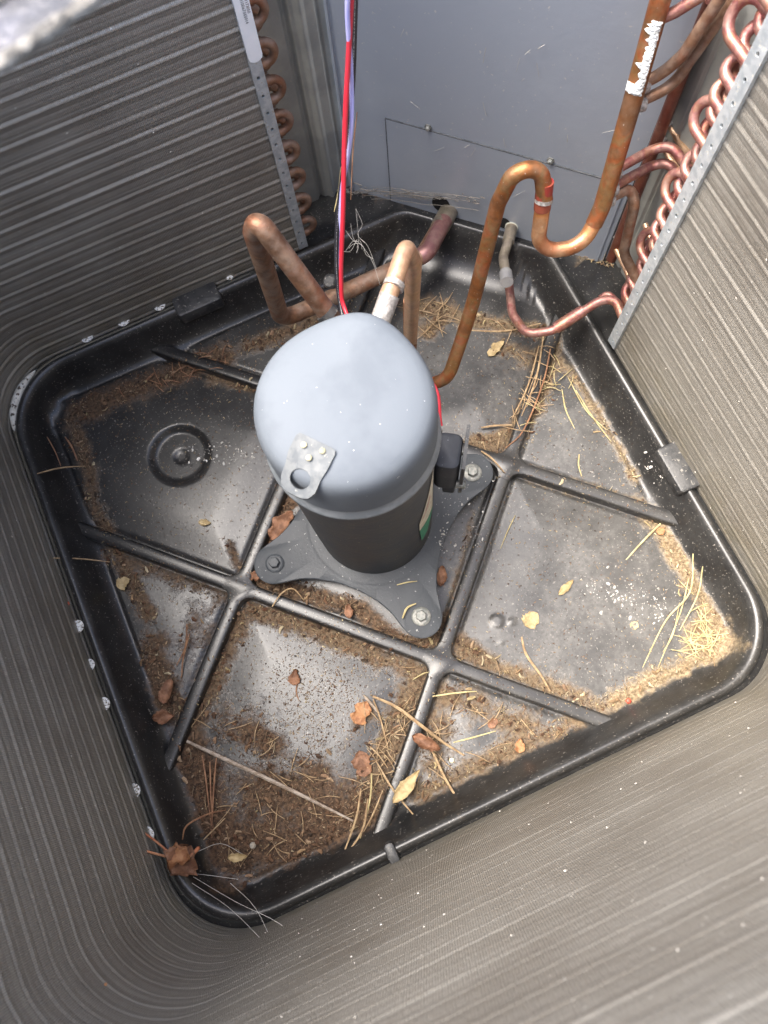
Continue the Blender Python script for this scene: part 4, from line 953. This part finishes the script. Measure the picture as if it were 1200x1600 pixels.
# needles, each an object
def needle(name, label, mat, pts, r=.00075, group=None, cat='pine needle', taper=True):
    P = smoothpts(pts, 5); n_ = len(P)
    r *= .8; rs = [r*(.55+.9*math.sin(math.pi*min(1, (i/(n_-1))*.8+.15))) if taper else r for i in range(n_)]
    return tag(tube(MB(), P, rs, 6).obj(name, mat), label, cat, group)
NEED = [ # label, material, (px,py,z) points already in metres, radius
 ('straw needle bundle strand leaning over the tan pile in the right corner, longest', NEEDLE_Y, [(0.3308,-0.2105,0.0300),(0.3079,-0.2490,0.0200),(0.2689,-0.2671,0.0080),(0.2169,-0.3050,0.0040)], .0009),
 ('short upright strand beside the longest one in the right corner', NEEDLE_Y, [(0.3331,-0.2288,0.0300),(0.3148,-0.2562,0.0180),(0.2788,-0.2841,0.0060)], .0008),
 ('straw strand crossing the longest one in the right corner near its lower end', NEEDLE_Y, [(0.3172,-0.2349,0.0120),(0.2881,-0.2675,0.0070),(0.2300,-0.3152,0.0040)], .0007),
 ('thin straw strand curving up from the crossing in the right corner', NEEDLE_Y, [(0.2968,-0.2541,0.0040),(0.2695,-0.2842,0.0080),(0.2479,-0.2987,0.0040)], .0006),
 ('paired straw blade lying near the upper edge of the right cell', NEEDLE_Y, [(0.3235,-0.1599,0.0060),(0.2938,-0.1700,0.0060),(0.2637,-0.1820,0.0040)], .0011),
 ('pale brown curved twig lying below the tan lump in the right cell', NEEDLE_T, [(0.1056,-0.2116,0.0040),(0.1009,-0.2322,0.0050),(0.1053,-0.2616,0.0050),(0.1071,-0.2829,0.0040)], .0014),
 ('thin straw lying on the floor just right of the compressor rib', NEEDLE_Y, [(0.1676,-0.0734,0.0040),(0.1496,-0.0877,0.0040),(0.1319,-0.1035,0.0030)], .0006),
 ('short yellow straw standing in the upper right triangle cell', NEEDLE_Y, [(0.2752,-0.0382,0.0100),(0.2692,-0.0496,0.0050),(0.2666,-0.0637,0.0030)], .0009),
 ('long yellow straw along the slope of the upper right cell', NEEDLE_Y, [(0.3141,0.0417,0.0060),(0.3161,0.0017,0.0050),(0.3209,-0.0397,0.0060)], .0008),
 ('second yellow straw beside the slope in the upper right cell', NEEDLE_Y, [(0.3140,0.0622,0.0050),(0.3126,0.0128,0.0060),(0.3226,-0.0240,0.0080)], .0007),
 ('curved straw in the upper right cell left of the slope', NEEDLE_Y, [(0.2994,0.0518,0.0040),(0.2901,0.0241,0.0050),(0.2883,-0.0039,0.0040)], .0008),
 ('long tan root lying along the upper right rib, outermost', NEEDLE_T, [(0.3129,0.1303,0.0120),(0.2738,0.0773,0.0140),(0.2331,0.0389,0.0120)], .0011),
 ('long tan root along the upper right rib, second', NEEDLE_T, [(0.2991,0.1176,0.0100),(0.2615,0.0744,0.0120),(0.2211,0.0415,0.0080)], .0010),
 ('dark tan root along the upper right rib, third and lowest', NEEDLE_R, [(0.3083,0.1047,0.0160),(0.2764,0.0651,0.0160),(0.2260,0.0202,0.0140),(0.1955,0.0096,0.0100)], .0010),
 ('long thin root lying flat across the top cell under the thin pink line', NEEDLE_T, [(0.2246,0.1825,0.0040),(0.2709,0.1575,0.0060),(0.3164,0.1453,0.0100)], .0010),
 ('straight grey straw with a knob end lying across the bottom cell', TWIG_G, [(-0.3092,-0.1547,0.0100),(-0.2705,-0.1979,0.0090),(-0.2198,-0.2538,0.0100),(-0.1646,-0.3175,0.0120)], .0022),
 ('red-brown needle standing in the left triangle cell', NEEDLE_R, [(-0.2569,-0.0274,0.0200),(-0.2705,-0.0500,0.0100),(-0.2899,-0.0662,0.0060)], .0009),
 ('second red-brown needle crossing the first in the left triangle cell', NEEDLE_R, [(-0.2587,-0.0392,0.0180),(-0.2792,-0.0629,0.0090),(-0.2896,-0.0814,0.0040)], .0009),
 ('rusty needle in the heavy litter left of the grey straw, leftmost', NEEDLE_R, [(-0.2971,-0.1776,0.0140),(-0.3040,-0.2061,0.0120),(-0.3185,-0.2543,0.0050)], .0009),
 ('rusty needle in the heavy litter left of the grey straw, middle', NEEDLE_R, [(-0.2914,-0.1881,0.0140),(-0.3018,-0.2149,0.0120),(-0.3197,-0.2614,0.0050)], .0009),
 ('rusty needle in the heavy litter left of the grey straw, rightmost', NEEDLE_R, [(-0.2829,-0.1872,0.0140),(-0.2983,-0.2164,0.0120),(-0.3236,-0.2673,0.0050)], .0009),
 ('long tan strand draped over the bottom right rib by the brown leaf, thickest', NEEDLE_T, [(-0.0864,-0.2004,0.0100),(-0.0659,-0.2236,0.0140),(-0.0479,-0.2559,0.0170),(-0.0347,-0.2804,0.0080),(-0.0178,-0.3057,0.0040)], .0018),
 ('tan strand dropping from the upper end of the draped one', NEEDLE_T, [(-0.0876,-0.2031,0.0100),(-0.0895,-0.2289,0.0080),(-0.0957,-0.2637,0.0050)], .0010),
 ('tan strand running from the brown leaf toward the bottom rim', NEEDLE_T, [(-0.0491,-0.2828,0.0180),(-0.0489,-0.3184,0.0100),(-0.0446,-0.3552,0.0060)], .0015),
 ('straight tan needle crossing the bottom rib above the yellow leaf', NEEDLE_T, [(-0.1137,-0.2694,0.0100),(-0.1084,-0.3063,0.0140),(-0.0973,-0.3463,0.0080)], .0011),
 ('thin tan needle pointing to the red-brown leaf in the bottom cell', NEEDLE_T, [(-0.1176,-0.2442,0.0040),(-0.1091,-0.2623,0.0060),(-0.1048,-0.2816,0.0050)], .0008),
 ('short straw arching over the lower right triangle cell', NEEDLE_Y, [(-0.0222,-0.2300,0.0120),(0.0027,-0.2374,0.0120),(0.0281,-0.2465,0.0060)], .0010),
 ('thin straw lying across the lower right triangle cell', NEEDLE_Y, [(-0.0230,-0.2875,0.0040),(0.0013,-0.2922,0.0060),(0.0284,-0.2967,0.0040)], .0009),
 ('tan stalk of the sheaf against the bottom rim, leftmost', NEEDLE_T, [(-0.1416,-0.2888,0.0160),(-0.1607,-0.3166,0.0150),(-0.1987,-0.3540,0.0100)], .0011),
 ('tan stalk of the sheaf against the bottom rim, second', NEEDLE_T, [(-0.1388,-0.3022,0.0160),(-0.1606,-0.3320,0.0130),(-0.2034,-0.3544,0.0120)], .0011),
 ('tan stalk of the sheaf against the bottom rim, third', NEEDLE_Y, [(-0.1234,-0.2787,0.0140),(-0.1376,-0.3045,0.0140),(-0.1651,-0.3379,0.0100)], .0009),
 ('tan stalk of the sheaf against the bottom rim, rightmost', NEEDLE_T, [(-0.1200,-0.3013,0.0120),(-0.1408,-0.3200,0.0120),(-0.1592,-0.3334,0.0080)], .0009),
 ('thin straw in the brown litter under the bottom rib crossing', NEEDLE_Y, [(-0.0353,-0.2025,0.0060),(-0.0219,-0.2012,0.0060),(-0.0142,-0.2026,0.0120)], .0007),
 ('pale straw poking from the left rim over the upper left slope', NEEDLE_T, [(-0.3548,0.2218,0.0500),(-0.3297,0.2234,0.0350),(-0.3067,0.2222,0.0150)], .0009),
 ('pale straw poking from the left rim beside the left rib end', NEEDLE_T, [(-0.3737,0.1121,0.0480),(-0.3458,0.1008,0.0350),(-0.3173,0.0861,0.0200)], .0008),
 ('orange stem curling down from the left end of the upper drift', NEEDLE_R, [(-0.3171,0.2716,0.0140),(-0.3141,0.2542,0.0120),(-0.3154,0.2374,0.0060)], .0011),
 ('thin brown stem on the left slope below the orange stem', NEEDLE_R, [(-0.3339,0.2733,0.0300),(-0.3324,0.2532,0.0250),(-0.3342,0.2344,0.0180)], .0006),
 ('curly root lying over the rib in front of the compressor foot', NEEDLE_T, [(-0.1547,-0.0511,0.0140),(-0.1373,-0.0413,0.0160),(-0.1224,-0.0418,0.0140),(-0.1164,-0.0591,0.0060)], .0009),
 ('yellow stem stuck on the front foot plate by the bolt', NEEDLE_Y, [(-0.0160,-0.1340,0.0340),(-0.0061,-0.1255,0.0360),(0.0060,-0.1248,0.0330)], .0012),
 ('thin straw lying on the foot plate in front of the shell', NEEDLE_Y, [(-0.0053,-0.0948,0.0330),(0.0070,-0.0974,0.0340),(0.0189,-0.1011,0.0330)], .0007),
 ('curved root beside the right terminal bolt', NEEDLE_T, [(0.1654,0.0186,0.0120),(0.1711,0.0025,0.0200),(0.1785,-0.0196,0.0140)], .0011),
 ('pale stick lying in the upper litter right of the terminal cover', NEEDLE_T, [(0.1805,0.0485,0.0080),(0.1987,0.0426,0.0080),(0.2181,0.0351,0.0060)], .0012),
 ('dark twig lying across the bright centre of the bottom cell', NEEDLE_R, [(-0.1590,-0.1435,0.0040),(-0.1683,-0.1559,0.0050),(-0.1701,-0.1731,0.0030)], .0009),
 ('stiff brown twig stub above the orange leaf in the bottom cell', TWIG_G, [(-0.0964,-0.1940,0.0060),(-0.0924,-0.2073,0.0060),(-0.0891,-0.2186,0.0060)], .0018),
 ('reddish tendril arching from the hanging leaf to the litter', NEEDLE_R, [(-0.3434,-0.2542,0.0400),(-0.3319,-0.2426,0.0450),(-0.3086,-0.2411,0.0350),(-0.2932,-0.2455,0.0200)], .0009),
 ('thin twig under the reddish tendril', NEEDLE_T, [(-0.3277,-0.2645,0.0200),(-0.3120,-0.2589,0.0200),(-0.2976,-0.2533,0.0150)], .0007),
 ('thin dry stem hanging left of the hanging wires', NEEDLE_Y, [(0.1078,0.2527,0.3162),(0.0992,0.2456,0.2932),(0.0886,0.2363,0.2799)], .0007),
 ('thin dry stem hanging right of the hanging wires', NEEDLE_R, [(0.1347,0.2651,0.3623),(0.1246,0.2584,0.3290),(0.1089,0.2400,0.2821)], .0005),
]
for lab, mat, pts, r in NEED: needle('pine_needle', lab, mat, pts, r)
tw = bpy.data.objects[[o.name for o in bpy.data.objects if o.get('label','').startswith('straight grey straw')][0]]
tw.name = 'dry_straw'; tw['category'] = 'straw'
# loose repeats, told apart only by the cell they lie in
CELLS = [ ('loose dry needle among the heavy litter of the bottom pan cell', NEEDLE_T, (-0.2473,-0.2563), .075, 46), ('loose dry needle in the lower right triangle cell', NEEDLE_T, (0.0158,-0.2974), .045, 16),
 ('loose straw in the tan drift of the right pan corner', NEEDLE_Y, (0.2985,-0.2884), .035, 40), ('loose root in the litter of the top cell by the rib', NEEDLE_T, (0.2607,0.0806), .045, 34),
 ('loose root in the litter near the pipes in the top cell', NEEDLE_T, (0.1953,0.2162), .028, 20), ('loose dry stem in the brown drift of the upper left cell', NEEDLE_R, (-0.1419,0.2923), .05, 24),
 ('loose straw along the slope of the upper right cell', NEEDLE_Y, (0.3221,0.0108), .03, 16), ('loose needle in the litter beside the bottom rib', NEEDLE_T, (-0.1002,-0.2603), .035, 34)]
for lab, mat, (cx_, cy_), sd_, cnt in CELLS:
    proto = None; made = 0; tries = 0
    protos = []
    for s__ in range(4):
        L_ = random.uniform(.016,.042); b_ = random.uniform(-.07,.07)
        o = needle('loose_needle', lab, mat, [(-L_/2,0,0),(0,b_*L_,.0015),(L_/2,0,0)], .00046, lab.replace('loose dry needle','needles').replace('loose straw','straws').replace('loose root','roots').replace('loose dry stem','stems').replace('loose needle','needles')); protos.append(o)
    while made < cnt and tries < 4000:
        tries += 1; x_, y_ = random.gauss(cx_, sd_), random.gauss(cy_, sd_)
        if max(abs(x_), abs(y_)) > .315 or x_+y_ > .45: continue
        dd_, _, _ = dirt_at(np.array([x_]), np.array([y_]))
        if dd_[0] < .55: continue
        o = protos[made] if made < 4 else protos[made % 4].copy()
        if made >= 4: COL.objects.link(o)
        o.location = (x_, y_, float(floor_z(np.array([x_]), np.array([y_]))[0])+.0015+random.uniform(0,.003)); o.rotation_euler = (random.uniform(-.3,.3), random.uniform(-.12,.12), random.uniform(0,6.28)); made += 1

# leaves
def leaf(name, label, mat, c, L_, W_, rz, curl=.3, lobes=0, seed=0, tilt=(0,0), cat='leaf'):
    v = []; f = []; nu, nv = 13, 7
    for i in range(nu):
        t_ = i/(nu-1); w_ = W_/2*math.sin(math.pi*t_**.8)**.7*(1+.30*lobes*math.sin(t_*(11+5*math.sin(seed*7))+seed))
        w_ += .03*W_
        for j in range(nv):
            e = (j/(nv-1)-.5)*2; z_ = curl*W_*.5*e*e + .12*W_*noise.noise(Vector((t_*5, e*2, seed*3.1)))+curl*L_*.2*math.sin(math.pi*t_)
            v.append(((t_-.5)*L_, e*w_*(1+.25*noise.noise(Vector((t_*9, e, seed+5)))+.3*noise.noise(Vector((t_*22, e*3, seed+9)))), z_))
    n0 = len(v)
    v += [(a, b, z-.0004) for a, b, z in v]
    for i in range(nu-1):
        for j in range(nv-1):
            q = (i*nv+j, (i+1)*nv+j, (i+1)*nv+j+1, i*nv+j+1); f.append(q); f.append(tuple(n0+k for k in reversed(q)))
    for i in range(nu-1):
        for j in (0, nv-1): f.append((i*nv+j, (i+1)*nv+j, n0+(i+1)*nv+j, n0+i*nv+j))
    o = mk(name, v, f, mat, None, True); o.location = c; o.rotation_euler = (tilt[0], tilt[1], R_(rz)); tag(o, label, cat); return o
LV = [
 ('curled rusty leaf with ragged lobes on the bright floor of the bottom cell', LEAF_O, (-0.1067,-0.2113,0.0060), .030,.020, 35,.3,1),
 ('small pointed reddish leaf lying flat in the bottom cell', LEAF_B, (-0.1301,-0.2646,0.0050), .030,.022, 80,.1,.8),
 ('folded brown leaf hanging over the bottom right rib', LEAF_B, (-0.0515,-0.2739,0.0180), .036,.014, -50,.8,.2),
 ('curled yellow leaf leaning on the lower end of the bottom right rib', LEAF_T, (-0.0928,-0.3079,0.0160), .048,.013, 25,.6,.7),
 ('torn tan leaf piece lying in the right pan cell above the curved twig', LEAF_T, (0.1254,-0.1980,0.0050), .022,.020, 20,.1,.3),
 ('small twisted yellow leaf in the upper middle of the right cell', LEAF_T, (0.1813,-0.1811,0.0050), .026,.008, 20,.6,.2),
 ('tiny pale yellow leaf below the white grit in the right cell', LEAF_T, (0.2339,-0.2562,0.0040), .011,.009, 10,.2,.2),
 ('brown leaf wedged in the gap left of the shell and foot plate', LEAF_B, (-0.1040,0.0384,0.0100), .045,.022, 30,.5,.7),
 ('brown leaf flake tucked under the left foot by the rib', LEAF_B, (-0.1560,-0.0073,0.0080), .024,.012, -20,.5,.5),
 ('brown leaf flake beside the front foot on its right edge', LEAF_B, (0.0502,-0.1043,0.0080), .026,.012, 60,.5,.4),
 ('brown flake in the litter below the foot plate', LEAF_B, (-0.0715,-0.0953,0.0080), .018,.010, 70,.4,.4),
 ('small brown leaf scrap with a stem in the bottom cell centre', LEAF_B, (-0.1632,-0.1399,0.0050), .020,.012, 60,.5,.9),
 ('brown leaf scraps piled at the lower end of the left rib, upper', LEAF_B, (-0.3097,-0.0908,0.0100), .030,.016, 50,.5,.7),
 ('brown leaf scraps piled at the lower end of the left rib, lower', LEAF_B, (-0.3246,-0.1169,0.0100), .026,.015, -20,.5,.7),
 ('round tan leaf bit near the left slope', LEAF_T, (-0.3150,0.0580,0.0060), .018,.015, 10,.3,.3),
 ('pale tan leaf flake in the upper litter by the pipe', LEAF_T, (0.2478,0.1399,0.0060), .030,.012, 20,.3,.4),
 ('reddish brown leaf in the left end of the dark drift near the compressor', LEAF_B, (0.0289,-0.2873,0.0040), .014,.010, 20,.3,.4),
 ('orange flake beside the right edge of the right cell', LEAF_O, (0.3191,-0.1683,0.0050), .011,.009, 20,.3,.2),
 ('reddish leaf scrap by the bottom rim in the lower right cell', LEAF_O, (0.0458,-0.3228,0.0060), .016,.011, 60,.3,.5),
 ('tan wrinkled seed husk in the lower part of the upper left cell', LEAF_T, (-0.1929,0.0866,0.0050), .016,.008, -30,.5,.2),
]
for i, (lab, mat, c, L_, W_, rz, cu_, lo_) in enumerate(LV): leaf('dead_leaf', lab, mat, c, L_, W_, rz, cu_, lo_, i*1.7)
# the hanging leaf bottom left, on its own stem
hl = thing('hanging_leaf', 'crumpled orange-brown leaf with a red stem caught in web at the bottom left rim', 'leaf', (-0.3494,-0.2727,0.0550))
o = leaf('blade', None, LEAF_B, (0,0,0), .034,.034, 40,.6,.6,4.4,(.3,.5)); o.parent = hl
for k_ in ('label','category'):
    if k_ in o: del o[k_]
o2 = leaf('blade', None, LEAF_O, (.001,.002,.006), .026,.022, -30,.9,.9,9.1,(-.5,.2)); o2.parent = hl
for k_ in ('label','category'):
    if k_ in o2: del o2[k_]
for pts, r_ in (([(-0.3948,-0.2535,0.0750),(-0.3859,-0.2385,0.0800),(-0.3671,-0.2536,0.0700),(-0.3430,-0.2761,0.0600)], .0013), ([(-0.3796,-0.2203,0.0600),(-0.3659,-0.2409,0.0600),(-0.3558,-0.2583,0.0600)], .0012), ([(-0.3379,-0.2743,0.0550),(-0.3269,-0.2695,0.0500),(-0.3307,-0.2713,0.0500)], .002)):
    tube(MB(), smoothpts(pts, 5), r_, 8).obj('stem', mat_basic('stem_red', (.42,.14,.06), (.5,.24,.12), rough=.6), hl)
leaf('dead_leaf', 'pale curled seed husk right of the hanging leaf above the bottom litter', LEAF_T, (-0.2967,-0.2969,0.0250), .022,.009, -20,.9,.2, 3.3)
def berry(label, c, r_, mat):
    v = []; f = []; mb = MB(); prof = [(r_*max(.05, math.sin(math.pi*k/8))*(1+.1*math.sin(k*2.2)), r_*-math.cos(math.pi*k/8)*.8) for k in range(9)]
    lathe(mb, prof, c, None, 12); tag(mb.obj('seed', mat), label, 'seed')
berry('small red seed in the tan drift at the bottom of the right cell', (0.1842,-0.3306,0.0060), .0032, RIND)
berry('small red seed on the left rim beside the coil edge', (-0.3739,0.0497,0.0500), .0036, RIND)
berry('small amber seed stuck low on the bottom left coil bend', (-0.3500,-0.3241,0.3000) , .0012, LEAF_O)
berry('round pale pebble in the dark litter of the bottom cell', (-0.2814,-0.2941,0.0080), .0036, mat_basic('pebble', (.4,.36,.3), (.3,.26,.2), rough=.8))
berry('pale seed lying in the lower right triangle cell', (-0.0332,-0.3049,0.0050), .0030, mat_basic('seed_pale', (.7,.66,.5), (.6,.55,.4), rough=.6))

# cobwebs
def webs(name, label, segs, mat, r_=.00022):
    mb = MB()
    for pts in segs: tube(mb, smoothpts(pts, 4), r_, 4)
    tag(mb.obj(name, mat, None, False), label, 'cobweb', None, 'stuff')
webs('cobweb', 'thin web strands from the hanging leaf across the bottom rim to the coil', [
 [(-0.3427,-0.2944,0.0500),(-0.3025,-0.3357,0.0700),(-0.2596,-0.3706,0.1000),(-0.2202,-0.4159,0.1400)], [(-0.3463,-0.2999,0.0500),(-0.3111,-0.3387,0.0700),(-0.2702,-0.3888,0.1200)],
 [(-0.3106,-0.3180,0.0400),(-0.2862,-0.3498,0.0700),(-0.2684,-0.3927,0.1200)], [(-0.3415,-0.2914,0.0500),(-0.3273,-0.3020,0.0400),(-0.3042,-0.3186,0.0300)],
 [(-0.4696,-0.1296,0.1200),(-0.4217,-0.1941,0.1000),(-0.3911,-0.2433,0.0750)], [(-0.4148,-0.1343,0.1100),(-0.3877,-0.1981,0.0800),(-0.3720,-0.2367,0.0600)], [(-0.3281,-0.2725,0.0500),(-0.3068,-0.2760,0.0350),(-0.2906,-0.2974,0.0250)]], WEB, .0003)
webs('cobweb', 'dusty tangled web hanging above the suction pipe near the back corner', [
 [(0.1340,0.3079,0.1664),(0.1248,0.2834,0.1493),(0.1185,0.2748,0.1416)],[(0.1041,0.2751,0.1460),(0.1201,0.2807,0.1484),(0.1275,0.2538,0.1420),(0.1262,0.2278,0.1250)],[(0.1221,0.2813,0.1487),(0.1095,0.2726,0.1457),(0.1010,0.2757,0.1460)],
 [(0.1255,0.2814,0.1489),(0.1303,0.2687,0.1459),(0.1300,0.2465,0.1300)],
 [(0.1340,0.3079,0.1664),(0.1343,0.2919,0.1572),(0.1253,0.2863,0.1501),(0.1285,0.2736,0.1471)],[(0.1087,0.2762,0.1466),(0.1165,0.2783,0.1475),(0.1248,0.2728,0.1467),(0.1242,0.2610,0.1436),(0.1299,0.2535,0.1421)],[(0.1148,0.2677,0.1448),(0.1203,0.2741,0.1467),(0.1186,0.2846,0.1493),(0.1220,0.2975,0.1579)],[(0.1142,0.2963,0.1520),(0.1177,0.2809,0.1483),(0.1246,0.2778,0.1479),(0.1226,0.2682,0.1454)]], WEB, .00022)
# dusty web sheet slung along the foot of the back panel
def web_sheet():
    mb = MB(); nodes = [Vector(p) for p in ((0.1052,0.4547,-0.0055),(0.1407,0.4443,0.0170),(0.1751,0.4169,0.0429),(0.2152,0.3773,0.0634),(0.2534,0.3396,0.0765),(0.2963,0.2977,0.0908))]
    base_ = smoothpts(nodes, 8); m_ = len(base_)
    for j in range(16):
        i0 = random.randint(0, m_-12); i1 = min(m_-1, i0+random.randint(8, 26)); dz = random.gauss(0,.006); ph = random.random()*6
        pts = [base_[i]+Vector((0,0,dz+.0012*math.sin(i*.5+ph)))+Vector((-.7,-.7,0))*(abs(random.gauss(0,.0006))+.0006) for i in range(i0, i1+1)]
        tube(mb, pts, random.uniform(.00015,.0004), 4)
    for k in range(90):
        c_ = base_[random.randint(0, m_-1)]; p = c_+Vector((-.0008,-.0008,random.gauss(0,.005))); q = p+Vector((random.gauss(0,.003),0,random.gauss(0,.002))); q.y = p.y-(q.x-p.x)
        tube(mb, [p, (p+q)/2+Vector((0,0,.0006)), q], random.uniform(.0003,.0008), 4)
    tag(mb.obj('web_sheet', WEBD, None, False), 'dusty grey web slung along the foot of the back panel', 'cobweb', None, 'stuff')
web_sheet()
for o in bpy.data.objects:
    if o.type == 'MESH' and not o.data.vertices: bpy.data.objects.remove(o)
